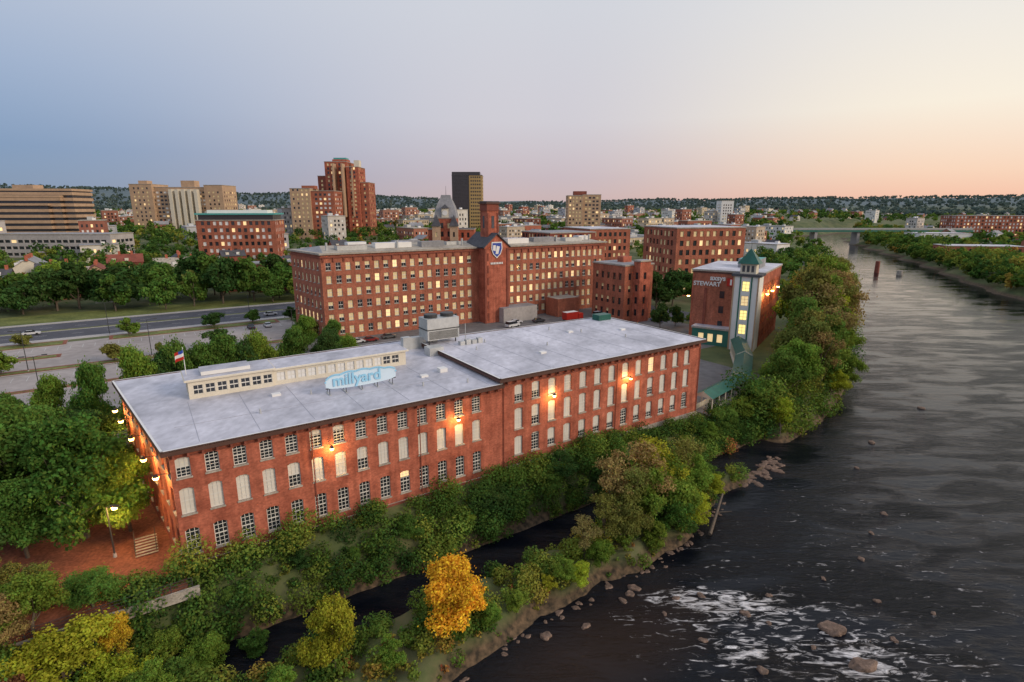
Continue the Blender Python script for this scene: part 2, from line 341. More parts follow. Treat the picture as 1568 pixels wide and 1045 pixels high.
fac(mb,P1[3],P1[0],-2,13.3,[2.5+3.1*i for i in range(10)],rows1,1.36,'brick',lambda i,j:('lit_soft',1) if R.random()<.4 else ('blind',.5),munt=(3,6),sill='stone')
fac(mb,P1[2],P1[3],-2,13.3,[2+3*i for i in range(14)],rows1,1.3,'brick',pane1,munt=(3,4))
P2=[W(40.9,0),W(84.3,0),W(84.3,26),W(40.9,27)]
rows2=[(2.2,2.9),(6.3,3.2),(10.5,2.6)]
c2=[2.9+3.07*i for i in range(13)]
fac(mb,P2[0],P2[1],-2,14.1,c2,rows2,1.45,'brick',pane2,munt=(3,6),sill='stone',arch=True)
fac(mb,P2[1],P2[2],-2,14.1,[2.5+3*i for i in range(8)],rows2,1.4,'brick',pane2,munt=(3,4))
fac(mb,P2[2],P2[3],-2,14.1,[2.5+3*i for i in range(14)],rows2,1.4,'brick',pane2,munt=(3,4))
mb.face([(*P2[0],13.2),(*P2[3],13.2),(*P2[3],14.1),(*P2[0],14.1)][::-1],'brick')
o1=offs(P1,.75); o1[1]=W(40.86,-.75); o1[2]=W(40.86,32.7)
mb.slab(o1,13.3,13.72,'fascia'); mb.slab(offs(o1,-.22),13.72,13.8,'white','roof_white',False)
mb.slab(offs(P2,.75),14.1,14.52,'fascia'); mb.slab(offs(offs(P2,.75),-.22),14.52,14.6,'white','roof_white',False)
for poly,z in((o1,13.72),(offs(P2,.75),14.52)):
    n=len(poly)
    for i in range(n):
        p,q=poly[i],poly[(i+1)%n]; L=math.hypot(q[0]-p[0],q[1]-p[1]); u=((q[0]-p[0])/L,(q[1]-p[1])/L); nn=(-u[1],u[0])
        c=((p[0]+q[0])/2+nn[0]*.13,(p[1]+q[1])/2+nn[1]*.13); mb.box(c,u,L-.02,.24,z+.09,z+.2,'fascia','white')
for a in np.arange(.4,40.6,1.365): mb.box(W(a,-.3),E,.22,.55,12.85,13.29,'brick_dark')
for a in np.arange(41.6,84,1.535): mb.box(W(a,-.3),E,.22,.55,13.6,14.09,'brick_dark')
for b_ in np.arange(1,30,1.5): mb.box(W(-.145*b_-.32,b_),KB,.22,.55,12.85,13.29,'brick_dark')
mb.box(W(20.4,-.05),E,40.7,.14,12.68,12.82,'brick_dark'); mb.box(W(62.6,-.05),E,43.3,.14,13.25,13.45,'brick_dark')
mb.box(W(20.4,-.12),E,41.2,.22,-2.2,.35,'brick_dark','stone'); mb.box(W(63,-.16),E,42.8,.3,-2.2,.75,'stone')
for a in (41.1,14.3,28,63.3,84.1): mb.tube((*W(a,-.14),.8),(*W(a,-.14),13.2),.07,.07,'brick_dark',6)
for a in np.arange(3,40,6.0): mb.box(W(a,8),KB,15,.06,13.8,13.82,'roof_seam')
for a in np.arange(44,84,6.0): mb.box(W(a,13),KB,25,.06,14.6,14.62,'roof_seam')
mb.box(W(20,6.5),E,38,.06,13.8,13.825,'roof_seam')
def monit(a0,a1,b0,b1,z0,z1,dark):
    P=[W(a0,b0),W(a1,b0),W(a1,b1),W(a0,b1)]
    fac(mb,P[0],P[1],z0,z1,[1.1+1.42*i for i in range(int((a1-a0-1)/1.42)+1)],[(z0+.55,1.25)],1.12,'cream',lambda i,j:('cream',0) if dark(i) else ('white',1),munt=(2,2),rd=.15,fw=.06)
    fac(mb,P[3],P[0],z0,z1,[1.1+1.42*i for i in range(4)],[(z0+.55,1.25)],1.12,'cream',lambda i,j:('cream',0),munt=(2,2),rd=.15,fw=.06)
    for i in(1,2): fac(mb,P[i],P[i+1],z0,z1,[],[],1,'cream',None)
    o=offs(P,.4); mb.slab(o,z1,z1+.22,'cream'); mb.slab(offs(o,-.1),z1+.22,z1+.27,'white','roof_white',False)
monit(3.3,13.6,16.5,21.5,13.8,16.2,lambda i:True)
monit(13.62,33.5,16.8,21.0,13.8,16.0,lambda i:i>=11)
mb.box(W(8,19),E,6,3,16.5,17.0,'white','roof_white')
mb.box(W(40,20),E,2.6,2.2,13.8,15.2,'metal'); mb.box(W(36.5,10),E,1.2,1.2,13.8,14.4,'white')
for a,bb,z in((10,6,13.8),(17,10,13.8),(31,5,13.8),(37,3,13.8),(50,20,14.6),(58,12,14.6),(66,22,14.6),(74,9,14.6),(70,17,14.6),(46,16,14.6)):
    mb.tube((*W(a,bb),z),(*W(a,bb),z+.6),.14,.12,'metal',8)
for a,bb,z in((13,12,13.8),(33,9,13.8),(54,8,14.6),(68,18,14.6),(78,14,14.6)): mb.box(W(a,bb),E,1.1,.8,z,z+.3,'white')
mb.box(W(82,24.3),E,3.4,2.2,14.6,15.8,'roof_green')
for x in(40.3,42.6,39,37.5): mb.box(W(x,26),E,1.5,1.2,13.8,15+R.random(),'metal')
mb.obj('brick_mill')
mb=MB()
c=W(43.5,25)
for s in(-2.6,2.6):
    for t in(-1.3,1.3):
        p=(c[0]+E[0]*s+KB[0]*t,c[1]+E[1]*s+KB[1]*t); mb.tube((*p,14.6),(*p,15.4),.12,.12,'dark_metal',6)
mb.box(c,E,6.2,3.6,15.4,19.2,'metal'); mb.box(c,E,6.4,3.8,17.2,17.35,'dark_metal')
for i in range(8): mb.box((c[0]+KB[0]*-1.83,c[1]+KB[1]*-1.83),E,5.6,.06,15.6+i*.18,15.68+i*.18,'dark_metal')
for s in(-1.6,1.6):
    p=(c[0]+E[0]*s,c[1]+E[1]*s); mb.tube((*p,19.2),(*p,19.8),1.2,1.2,'dark_metal',16)
mb.obj('cooling_tower')
mb=MB()
c=W(47.2,22)
mb.tube((*c,14.6),(*c,18),.06,.06,'metal',6)
for i in range(4): mb.box(W(45.6+i*1.2,20.5),E,.9,.9,14.6,15.3+.2*(i%2),'metal')
mb.obj('rooftop_vent_unit')
mb=MB()
for i in range(5):
    a=19+2.2*i; mb.tube((*W(a,8.2),13.8),(*W(a,8.2),15.6),.05,.05,'dark_metal',6); mb.tube((*W(a,9.6),13.82),(*W(a,8.3),15.4),.04,.04,'dark_metal',6); mb.box(W(a,8.8),KB,1.8,.25,13.8,13.88,'metal')
mb.box(W(23.4,8.2),E,9.8,.08,14.65,14.75,'dark_metal')
ol=[]
for k in range(60):
    t=k/59; x=-4.9+9.8*t; ol.append((x,1.35+.95*math.sin(math.pi*t)**.35+.16*abs(math.sin(t*15))))
for k in range(20):
    t=1-k/19; ol.append((-4.9+9.8*t,.55-.5*math.sin(math.pi*t)**.4))
mb.face([(*W(23.4+x,8.12),14.4+y) for x,y in reversed(ol)],'pale_blue'); mb.face([(*W(23.4+x,8.22),14.4+y) for x,y in ol],'pale_blue')
for k in range(60):
    x,y=ol[k]; mb.tube((*W(23.4+x,8.05),14.4+y-.12),(*W(23.4+x,8.16),14.4+y-.12),.13,.13,'blue_sign',6)
mb.obj('rooftop_sign')
def text(name,body,size,loc,rotz,mat,parent=None,ext=.06,off=0):
    cu=bpy.data.curves.new(name,'FONT'); cu.body=body; cu.size=size; cu.extrude=ext; cu.offset=off; cu.align_x='LEFT'; o=link(bpy.data.objects.new(name,cu))
    o.location=loc; o.rotation_euler=(math.pi/2,0,rotz); cu.materials.append(MATS[mat])
    if parent: o.parent=parent
    return o
angE=math.atan2(E[1],E[0])
rs=bpy.data.objects['rooftop_sign']
p=W(19.4,8.02); t=text('letters','millyard',2.1,(*p,15.0),angE,'blue_sign',rs,.04,.04)
mb=MB(); p=W(3.4,19.4); mb.tube((*p,16.4),(*p,20.2),.05,.035,'white',6)
for i in range(6):
    for j,mt in enumerate(('red_paint','white','red_paint') if i>2 else ('deep_blue','white','red_paint')):
        x0=i*.3;x1=x0+.3;y0=.25*math.sin(i*1.1);y1=.25*math.sin((i+1)*1.1); z1=20-.42*j; z0=z1-.42
        q=lambda x,y:(p[0]-.6*E[0]*x+y,p[1]-.3*x)
        mb.face([(*q(x0,y0),z0-x0*.4),(*q(x1,y1),z0-x1*.4),(*q(x1,y1),z1-x1*.4),(*q(x0,y0),z1-x0*.4)],mt)
mb.obj('flag_and_pole')
# ------------------------------------------------------------------ big back mill
def paneB(i,j):
    x=R.random(); return ('cream_blind',1) if x<.48 else (('cream_blind',.55) if x<.70 else (('lit_soft',1) if x<.82 else ('blind',0)))
mb=MB(); a0=43.5; b0=100; Lb=109
def WB(a,b): return W(a0+a,b0+b)
PB=[WB(0,0),WB(Lb,0),WB(Lb,23),WB(-3,23)]
rowsB=[(1.6+3.78*i,2.2) for i in range(6)]
fac(mb,PB[0],WB(52,0),0,25,[2+2.9*i for i in range(18)],rowsB,1.5,'brick2',paneB,munt=(2,2),sill='stone')
fac(mb,WB(61,0),PB[1],0,25,[1.8+2.75*i for i in range(17)],rowsB,1.45,'brick2',paneB,munt=(2,2),sill='stone')
mb.face([(*WB(52,0),0),(*WB(61,0),0),(*WB(61,0),25),(*WB(52,0),25)],'brick2')
fac(mb,PB[1],PB[2],0,25,[2.5+3*i for i in range(7)],rowsB,1.35,'brick2',paneB,munt=(2,2))
fac(mb,PB[3],PB[0],0,25,[2.5+3*i for i in range(7)],rowsB,1.35,'brick2',paneB,munt=(2,2),sill='stone')
fac(mb,PB[2],PB[3],0,25,[],[],1,'brick2',None)
mb.slab(offs(PB,.35),24.1,24.45,'brick_dark'); mb.slab(offs(PB,.6),25,25.5,'stone','roof_tan')
for i in range(36):
    a=.6+3*i
    if not 50<a<62: mb.box(WB(a,-.2),E,.4,.36,22.9,24.05,'brick_dark')
r0=[WB(1,1),WB(Lb-1,1),WB(Lb-1,22),WB(-2,22)]
rg=[WB(3,11.5),WB(Lb-4,11.5)]
z=25.5;zr=26.9
mb.face([(*r0[0],z),(*r0[1],z),(*rg[1],zr),(*rg[0],zr)],'roof_tan'); mb.face([(*r0[2],z),(*r0[3],z),(*rg[0],zr),(*rg[1],zr)],'roof_grey')
mb.face([(*r0[1],z),(*r0[2],z),(*rg[1],zr)],'roof_grey'); mb.face([(*r0[3],z),(*r0[0],z),(*rg[0],zr)],'roof_grey')
for i,(a,w_,bb) in enumerate([(6,9,5),(18,12,6),(33,8,5),(43,6,7),(66,9,5),(78,10,6),(92,8,5),(12,6,14),(28,9,15),(70,8,15),(100,5,7)]):
    mb.box(WB(a+w_/2,bb),E,w_,3.2,25.6,27.6 if i%3 else 27.2,('metal','white','roof_grey')[i%3],('black_glass','roof_white','roof_grey')[i%3])
for a in(3,25,48,63,88,104): mb.tube((*WB(a,4),25.5),(*WB(a,4),28.2),.35,.35,'metal',8)
T0=WB(52,-4.2); PT=[T0,WB(61,-4.2),WB(61,.2),WB(52,.2)]
for i in range(4):
    p,q=PT[i],PT[(i+1)%4]; mb.face([(*p,0),(*q,0),(*q,25),(*p,25)],'brick')
def pent(bb,mat,flip):
    pts=[(*WB(51.7,bb),25),(*WB(61.3,bb),25),(*WB(61.3,bb),25.6),(*WB(56.5,bb),29.6),(*WB(51.7,bb),25.6)]
    mb.face(pts if not flip else pts[::-1],mat)
pent(-4.35,'brick',False); pent(9,'brick',True)
for s,t in(((51.2,25.2),(56.5,29.75)),((56.5,29.75),(61.8,25.2))):
    for dz,mt in((0,'roof_dark'),(.35,'roof_dark')):
        mb.face([(*WB(s[0],-4.9),s[1]+dz),(*WB(t[0],-4.9),t[1]+dz),(*WB(t[0],9),t[1]+dz),(*WB(s[0],9),s[1]+dz)],mt)
    mb.face([(*WB(s[0],-4.9),s[1]),(*WB(t[0],-4.9),t[1]),(*WB(t[0],-4.9),t[1]+.35),(*WB(s[0],-4.9),s[1]+.35)],'roof_dark')
for j in range(6): mb.box(WB(53.2,-4.28),E,.5,.2,1+j*4,3.5+j*4,'brick_dark')
for a in (52.15,60.85): mb.box(WB(a,-4.3),E,.7,.3,0,24.9,'brick_dark')
cs=WB(57,1.0)
mb.box(cs,E,4.4,4.4,25,37.2,'brick')
for s in(-1,1): mb.box((cs[0]+E[0]*1.9*s-KB[0]*2.25,cs[1]+E[1]*1.9*s-KB[1]*2.25),E,.5,.3,27,36.5,'brick_dark')
mb.box((cs[0]-KB[0]*2.23,cs[1]-KB[1]*2.23),E,1.0,.12,31.5,35.5,'roof_dark'); mb.box((cs[0]-E[0]*2.23,cs[1]-E[1]*2.23),KB,1.0,.12,31.5,35.5,'roof_dark')
mb.box(cs,E,5.0,5.0,37.2,37.7,'brick_dark'); mb.box(cs,E,4.6,4.6,37.7,39.4,'brick_dark'); mb.box(cs,E,5.4,5.4,39.4,39.9,'fascia'); mb.box(cs,E,4.8,4.8,39.9,40.3,'roof_dark')
mb.obj('brick_textile_mill_with_tower')
mb=MB(); shl=[(-1.5,1.9),(1.5,1.9),(1.6,.2),(1.1,-1.1),(0,-2.1),(-1.1,-1.1),(-1.6,.2)]
def shp(k,bb,mat): mb.face([(*WB(56.5+x*k,bb),24.6+y*k) for x,y in reversed(shl)],mat)
shp(1.35,-4.52,'white'); shp(1.15,-4.56,'deep_blue')
mb.face([(*WB(55.9,-4.6),23.2),(*WB(57.0,-4.6),23.2),(*WB(57.6,-4.6),25.6),(*WB(56.4,-4.6),25.9)],'white')
mb.face([(*WB(54.9,-4.6),24.4),(*WB(56.0,-4.6),24.2),(*WB(56.0,-4.6),26.1),(*WB(55.0,-4.6),26.1)],'white')
for i in range(8): mb.box(WB(54.3+.62*i,-4.4),E,.42,.12,19.8,20.45,'white')
mb.obj('shield_sign')
def simple(name,poly,z0,z1,bay,rows,w,wall,roof,pane,trim='stone',munt=None,over=.25,mbx=None):
    mb=mbx or MB()
    n=len(poly)
    for i in range(n):
        p,q=poly[i],poly[(i+1)%n]; L=math.hypot(q[0]-p[0],q[1]-p[1]); k=max(1,int((L-1.2)/bay)); s=(L-(k-1)*bay)/2
        fac(mb,p,q,z0,z1,[s+bay*t for t in range(k)],rows,w,wall,pane,rd=.3,munt=munt)
    mb.slab(offs(poly,over),z1,z1+.5,trim,roof)
    if mbx is None: return mb.obj(name)
KA=(38,189)
mb=MB()
simple('',rect(KA,E,13.5,16),0,19,2.9,[(1.6+4.2*i,2.3) for i in range(4)],1.3,'brick2','roof_grey',lambda i,j:('cream_blind',.5) if R.random()<.4 else ('blind',0),mbx=mb)
simple('',rect((KA[0]+E[0]*4-KB[0]*3,KA[1]+E[1]*4-KB[1]*3),E,5,2.98),0,20.5,2.9,[(2+4.2*i,2.3) for i in range(4)],1.3,'brick','roof_grey',lambda i,j:('blind',0),mbx=mb)
mb.box((KA[0]+2,KA[1]+12),E,4,3,19.5,21.5,'brick'); mb.obj('brick_annex_building')
mb=MB(); mb.box(W(108,96),E,14,6,0,5,'concrete','roof_grey'); mb.box(W(70,60),E,20,9,0,5.5,'brick2','roof_grey'); mb.box(W(128,95),E,10,7,0,6.5,'brick2','roof_tan'); mb.obj('yard_shed')
# ------------------------------------------------------------------ riverside mill with elevator tower
U=(.836,-.549); No=(-.549,-.836); Q1=(52.5,163)
def WR(a,b): return (Q1[0]+U[0]*a-No[0]*b, Q1[1]+U[1]*a-No[1]*b)
mb=MB()
simple('',[WR(0,0),WR(19.1,0),WR(19.1,30),WR(0,30)],0,20.5,3,[(2+4.4*i,2.4) for i in range(4)],1.4,'brick','roof_white',lambda i,j:('cream_blind',.6) if R.random()<.5 else ('blind',0),munt=(2,2),mbx=mb)
mb.face([(*WR(.6,-.06),0.1),(*WR(12.3,-.06),0.1),(*WR(12.3,-.06),20.4),(*WR(.6,-.06),20.4)],'brick2')
mb.box(WR(6,-.1),U,12.4,.15,20.0,20.4,'fascia')
mb.box(WR(4,-.2),U,.7,.3,0,15.8,'brick_dark')
for z_ in (4.5,8.8,13.1): mb.box(WR(8.6,-.12),U,1.3,.14,z_,z_+2,'glass')
mb.box(WR(13,15),U,6,9,21,23.6,'roof_grey','teal')
simple('',[WR(2,-4),WR(12.3,-4),WR(12.3,-.1),WR(2,-.1)],0,4.6,2.6,[(1,2.3)],1.5,'green_trim','roof_white',lambda i,j:('lit_soft',1),mbx=mb)
mb.obj('riverside_brick_mill')
mb=MB(); TP=[WR(12.5,-6),WR(19.1,-6),WR(19.1,-.02),WR(12.5,-.02)]
fac(mb,TP[0],TP[1],0,20.3,[3.3],[(1,2.2)]+[(4.6+3.9*i,2.7) for i in range(4)],1.9,'white',lambda i,j:('lit',1) if j!=3 else ('lit_soft',1),frame='green_trim',munt=(2,3))
fac(mb,TP[3],TP[0],0,20.3,[3],[(4.6+3.9*i,2.7) for i in range(4)],1.4,'white',lambda i,j:('lit_soft',1),frame='green_trim',munt=(2,3))
for i in(1,2): fac(mb,TP[i],TP[i+1],0,20.3,[],[],1,'white',None)
for a in(12.7,14.4,17.2,18.9): mb.box(WR(a,-6.08),U,.35,.15,0,20.2,'green_trim' if a in(14.4,17.2) else 'brick_tan')
mb.slab(offs(TP,.45),20.3,20.9,'roof_dark')
c=WR(15.8,-3); mb.box(c,U,4.0,3.6,20.9,23.6,'cream')
for s in(-1,0,1): mb.box((c[0]+U[0]*s*1.15+No[0]*1.82,c[1]+U[1]*s*1.15+No[1]*1.82),U,.7,.06,21.4,23.1,'glass')
def pyr(mb,c,u,L,D,z0,z1,mat):
    n=(-u[1],u[0]); P=[(c[0]+u[0]*a*L/2+n[0]*b*D/2,c[1]+u[1]*a*L/2+n[1]*b*D/2,z0) for a,b in((-1,-1),(1,-1),(1,1),(-1,1))]
    for i in range(4): mb.face([P[i],P[(i+1)%4],(c[0],c[1],z1)],mat)
    mb.face(P[::-1],mat)
pyr(mb,c,U,5.6,5.2,23.6,27.6,'roof_green'); mb.tube((*c,27.5),(*c,29),.06,.03,'dark_metal',5)
mb.obj('elevator_tower')
angU=math.atan2(U[1],U[0])
p=WR(.4,-.25); text('building_sign','STEWART',1.7,(*p,16.4),angU,'white',off=.04)
p=WR(5.0,-.25); text('building_sign','axsys',2.0,(*p,18.1),angU,'white',off=.05)
mb=MB(); mb.box(WR(10.8,-.35),U,2.2,.2,16.7,18.9,'red_paint'); mb.box(WR(10.8,-.48),U,.5,.06,17.0,18.6,'white'); mb.obj('red_logo_sign')
mb=MB()
pts=[(36.5,101.5),(48.5,114),(56,131),(60.5,146)]
for i in range(3):
    p,q=pts[i],pts[i+1]; L=math.hypot(q[0]-p[0],q[1]-p[1]); u=((q[0]-p[0])/L,(q[1]-p[1])/L); n=(-u[1],u[0]); zz=3.2+.25*i
    A=lambda s,t,z:(p[0]+u[0]*s+n[0]*t,p[1]+u[1]*s+n[1]*t,z)
    mb.face([A(-.5,-2,zz),A(L+.5,-2,zz),A(L+.5,0,zz+1.1),A(-.5,0,zz+1.1)],'roof_green'); mb.face([A(-.5,0,zz+1.1),A(L+.5,0,zz+1.1),A(L+.5,2,zz),A(-.5,2,zz)],'roof_green')
    mb.face([A(-.5,-2,zz),A(-.5,0,zz+1.1),A(-.5,2,zz)],'cream')
    k=int(L/2.6)
    for j in range(k+1):
        s=L*j/k
        for t in(-1.7,1.7): x=A(s,t,0); mb.tube((x[0],x[1],-.5),(x[0],x[1],zz+.1),.12,.12,'cream',6)
    c=A(L/2,-1.7,0); mb.box(c[:2],u,L,.1,-.5,1.1,'cream'); c=A(L/2,1.7,0); mb.box(c[:2],u,L,.1,0,1.0,'cream')
    c=A(L/2,0,0); mb.box(c[:2],u,L+1,3.8,-.3,.06+.01*i,'concrete')
mb.obj('covered_walkway')
# ------------------------------------------------------------------ city landmarks
def rw(f,z0,fh,h): return [(z0+1+fh*i,h) for i in range(f)]
def pr(dark=.5,soft='cream_blind',lit=.08):
    def f(i,j):
        x=R.random(); return ('blind',0) if x<dark else (('lit_soft',1) if x<dark+lit else (soft,1))
    return f
def ctr(x0,x1,y,depth,ang=0):
    u=(math.cos(ang),math.sin(ang)); return rect((x0,y),u,(x1-x0)/max(.3,math.cos(ang)),depth)
mb=MB()
for i,(x0,x1,z1) in enumerate([(-420,-352,40),(-412,-345,46),(-405,-338,51)]):
    P=ctr(x0,x1,430+i*4,26,.12)
    for z in np.arange(10,z1-1,4.2):
        mb.slab(P,z,z+2.2,'brick_tan'); mb.slab(offs(P,-.8),z+2.2,z+4.2,'black_glass')
    mb.slab(offs(P,.3),z1,z1+1.6,'brick_tan','roof_grey')
mb.box((-376,452),(1,0),16,10,52,55.5,'brick_tan'); mb.obj('stepped_office_building')
mb=MB(); simple('',ctr(-345,-327,350,20),4,30,4,[(8+4*i,2) for i in range(5)],3,'concrete','roof_grey',pr(.9),mbx=mb)
simple('',ctr(-327,-250,355,22),2,22,4,[(5+4*i,1.8) for i in range(4)],3.2,'concrete','roof_grey',pr(.95),mbx=mb); mb.obj('parking_garage')
mb=MB()
simple('',ctr(-395,-372,600,30),10,62,4.5,rw(12,12,4,2),1.8,'brick_tan','roof_tan',pr(.5),mbx=mb)
simple('',ctr(-372,-318,604,24),10,59,4,rw(11,12,4,2),2.8,'brick_tan','roof_tan',pr(.45,'white'),mbx=mb)
for k in range(5): mb.box((-352+k*6.5,600.5),(1,0),3.4,6,12,57,'cream','roof_grey')
simple('',ctr(-318,-299,600,30),10,61,4.5,rw(11,12,4,2),1.8,'brick_tan','roof_tan',pr(.5),mbx=mb)
mb.box((-338,612),(1,0),14,10,59,66,'brick_tan'); mb.box((-385,612),(1,0),9,9,62,66,'brick_tan'); mb.obj('hospital_building')
mb=MB(); P=ctr(-182,-139,330,22,.15)
simple('',P,0,31,3.3,rw(7,4,3.9,2.2),1.8,'brick2','roof_grey',pr(.3,'white',.1),'stone',mbx=mb)
mb.slab(offs(P,-1.2),31.5,34.3,'black_glass'); mb.slab(offs(P,.2),34.3,35.2,'teal','teal'); mb.slab(offs(P,-5),35.2,37,'white','roof_grey'); mb.obj('teal_roofed_brick_building')
mb=MB(); simple('',ctr(-199,-181,520,24),8,55,4,rw(12,9,3.9,2),1.6,'brick_tan','roof_grey',pr(.4),mbx=mb); simple('',ctr(-181,-160,522,24),8,53,4,rw(11,9,3.9,2),2.2,'brick2','roof_grey',pr(.3,'white'),mbx=mb); mb.box((-185,532),(1,0),12,8,55,58,'brick2'); mb.obj('brick_apartment_building')
mb=MB()
simple('',ctr(-179,-158,560,30),8,81,3.6,rw(19,9,3.75,2.2),1.8,'brick','roof_grey',pr(.55,'cream_blind',.06),mbx=mb)
simple('',ctr(-157.5,-146,556,26),8,76,3.6,rw(18,9,3.75,2.2),1.8,'brick','roof_grey',pr(.4,'cream_blind',.06),mbx=mb)
simple('',ctr(-145.7,-138,560,26),8,62,3.6,rw(14,9,3.75,2.2),1.8,'brick2','roof_grey',pr(.4,'cream_blind',.06),mbx=mb)
simple('',ctr(-187,-179.3,562,26),8,68,3.6,rw(15,9,3.75,2.2),1.8,'brick_dark','roof_grey',pr(.6),mbx=mb)
for x in(-168.5,-152,-160): mb.box((x,555.2 if x<-158.5 else 555.4),(1,0),1.4,1.2 if x>-158 else 9,30,79 if x<-158 else 75,'brick_tan')
mb.box((-167,575),(1,0),14,12,81.5,84,'brick'); mb.box((-167,575),(1,0),12,10,84,85.6,'teal'); mb.box((-150,570),(1,0),5,8,76.5,83,'cream')
mb.obj('brick_office_tower')
mb=MB()
simple('',ctr(-64,-46,620,26),8,72,2.3,rw(17,9,3.7,2.6),1.6,'black_glass','roof_dark',lambda i,j:('glass',0),'roof_dark',mbx=mb)
simple('',ctr(-45.8,-32,621,26),8,72,2.3,rw(17,9,3.7,1.7),1.5,'gold_wall','roof_dark',lambda i,j:('glass',0),'roof_dark',mbx=mb)
mb.box((-49,633),(1,0),30,24,72.3,75.6,'black_glass'); mb.obj('dark_glass_office_tower')
mb=MB()
simple('',ctr(60,76,620,24),8,51,3.6,rw(11,9,3.8,2),1.8,'brick_tan','roof_grey',pr(.5),mbx=mb); simple('',ctr(76.2,96,624,24),8,52,4,rw(11,9,3.8,2),2.6,'brick_tan','roof_grey',pr(.6),mbx=mb)
mb.box((74,634),(1,0),14,10,52,56,'brick_dark'); mb.obj('tan_apartment_tower')
mb=MB(); c=(-33.5,292)
simple('',rect((-44,300),(1,0),24,16),0,27,3,rw(6,2,4,2.6),1.3,'brick','roof_dark',pr(.6),mbx=mb)
simple('',rect((-39,288),(1,0),11,11.9),0,33,3.4,rw(7,2,4.2,2.6),1.4,'brick','roof_dark',pr(.6),mbx=mb)
for s in(-4.4,4.4): simple('',rect((c[0]+s-2,286),(1,0),4,1.9),0,29,3,rw(6,2,4.2,2.4),1,'brick_tan','roof_dark',pr(.6),mbx=mb); pyr(mb,(c[0]+s,287.5),(1,0),4.6,4.6,29.5,35,'roof_dark')
prof=[(5.8,33.5),(5.2,36),(4.6,38.5),(3.6,41),(2.6,43),(2.2,44.5)]
for (r0_,z0_),(r1_,z1_) in zip(prof,prof[1:]):
    sq=lambda r,z:[(c[0]-r,294-r,z),(c[0]+r,294-r,z),(c[0]+r,294+r,z),(c[0]-r,294+r,z)]
    A_,B_=sq(r0_,z0_),sq(r1_,z1_)
    for i in range(4): mb.face([A_[i],A_[(i+1)%4],B_[(i+1)%4],B_[i]],'roof_grey')
mb.face(B_,'roof_dark'); mb.tube((c[0],294,44.4),(c[0],294,49),.12,.05,'dark_metal',5)
mb.box((c[0],288.1),(1,0),3.4,.5,33.5,38,'cream'); pyr(mb,(c[0],288.3),(1,0),4,2,38,40,'roof_dark')
mb.tube((c[0],287.8,35.7),(c[0],287.6,35.7),1.3,1.3,'white',16)
mb.obj('city_hall_clock_tower')
simple('brick_factory',ctr(71,104,246,30,.25),0,29.5,3.2,rw(7,1,4,2.3),1.7,'brick2','roof_white',pr(.35,'cream_blind'))
simple('brick_factory',ctr(45,70,330,40,.3),0,26,3.2,rw(6,1,4,2.3),1.7,'brick2','roof_white',pr(.6))
simple('brick_factory',ctr(20,46,300,30,.5),0,25,3.2,rw(6,1,4,2.3),1.7,'brick_dark','roof_grey',pr(.6))
simple('brick_factory',ctr(545,690,705,30,-.1),0,29,4,rw(7,1,4,2.3),2,'brick2','roof_grey',pr(.3,'white'))
simple('brick_factory',ctr(520,640,560,24,-.2),0,14,4,rw(3,1,4,2.3),2,'brick2','roof_white',pr(.5))
simple('brick_factory',ctr(330,380,430,22,-.2),0,10,4,rw(2,1,4,2.3),2,'brick2','roof_white',pr(.5))
simple('white_warehouse',ctr(429,480,600,30,-.1),0,12,5,rw(2,1,4.5,2),3,'white','roof_white',pr(.6))
simple('white_apartment_tower',ctr(290,307,800,20),5,48,3.2,rw(10,6,3.8,2),1.6,'white','roof_grey',pr(.6))
HR=random.Random(21)
def rowhouse(a,bb,L_,D_,h,wall,roof,turn):
    mb=MB(); O=W(a,bb); u=E if not turn else (-KB[0],-KB[1])
    P=rect(O,u,L_,D_); n_=(-u[1],u[0]); g=float(height(O[0],O[1]))-1
    for i in range(4):
        p,q=P[i],P[(i+1)%4]; L=math.hypot(q[0]-p[0],q[1]-p[1]); k=int((L-1)/3); s=(L-(k-1)*3)/2
        fac(mb,p,q,g,g+h,[s+3*t for t in range(k)],[(g+2+3.3*t,1.9) for t in range(int((h-2)/3.3))],1.2,wall,pr(.5,'white'),rd=.2)
    A=lambda s,t,z:(O[0]+u[0]*s+n_[0]*t,O[1]+u[1]*s+n_[1]*t,z)
    z0=g+h; zr=z0+D_*.36
    mb.face([A(-.4,-.5,z0),A(L_+.4,-.5,z0),A(L_+.4,D_/2,zr),A(-.4,D_/2,zr)],roof); mb.face([A(-.4,D_/2,zr),A(L_+.4,D_/2,zr),A(L_+.4,D_+.5,z0),A(-.4,D_+.5,z0)],roof)
    mb.face([A(0,0,z0),A(0,D_/2,zr-.1),A(0,D_,z0)],wall); mb.face([A(L_,0,z0),A(L_,D_,z0),A(L_,D_/2,zr-.1)],wall)
    for s in np.arange(3,L_-2,5.5):
        cc=A(s,2.0,0); mb.box(cc[:2],u,1.7,2.4,z0+.5,z0+2.2,HR.choice(['white','cream']),roof)
        cc=A(s+2.6,D_/2,0); mb.box(cc[:2],u,1.1,1.1,zr-1,zr+1.5,'brick')
    mb.obj('row_house')
for bb,a_0,a_1,hh in((238,-120,150,11.5),(262,-135,165,14),(290,-150,160,15)):
    a=a_0
    while a<a_1:
        L_=HR.uniform(9,22)
        if HR.random()<.82: rowhouse(a,bb+HR.uniform(-5,5),L_,HR.uniform(9,12),HR.uniform(8,hh),HR.choice(['brick2','brick2','brick','brick_dark','cream','white','brick_tan']),HR.choice(['roof_dark','roof_grey','roof_dark','brick_dark','roof_tan']),HR.random()<.3)
        a+=L_+HR.uniform(3,13)
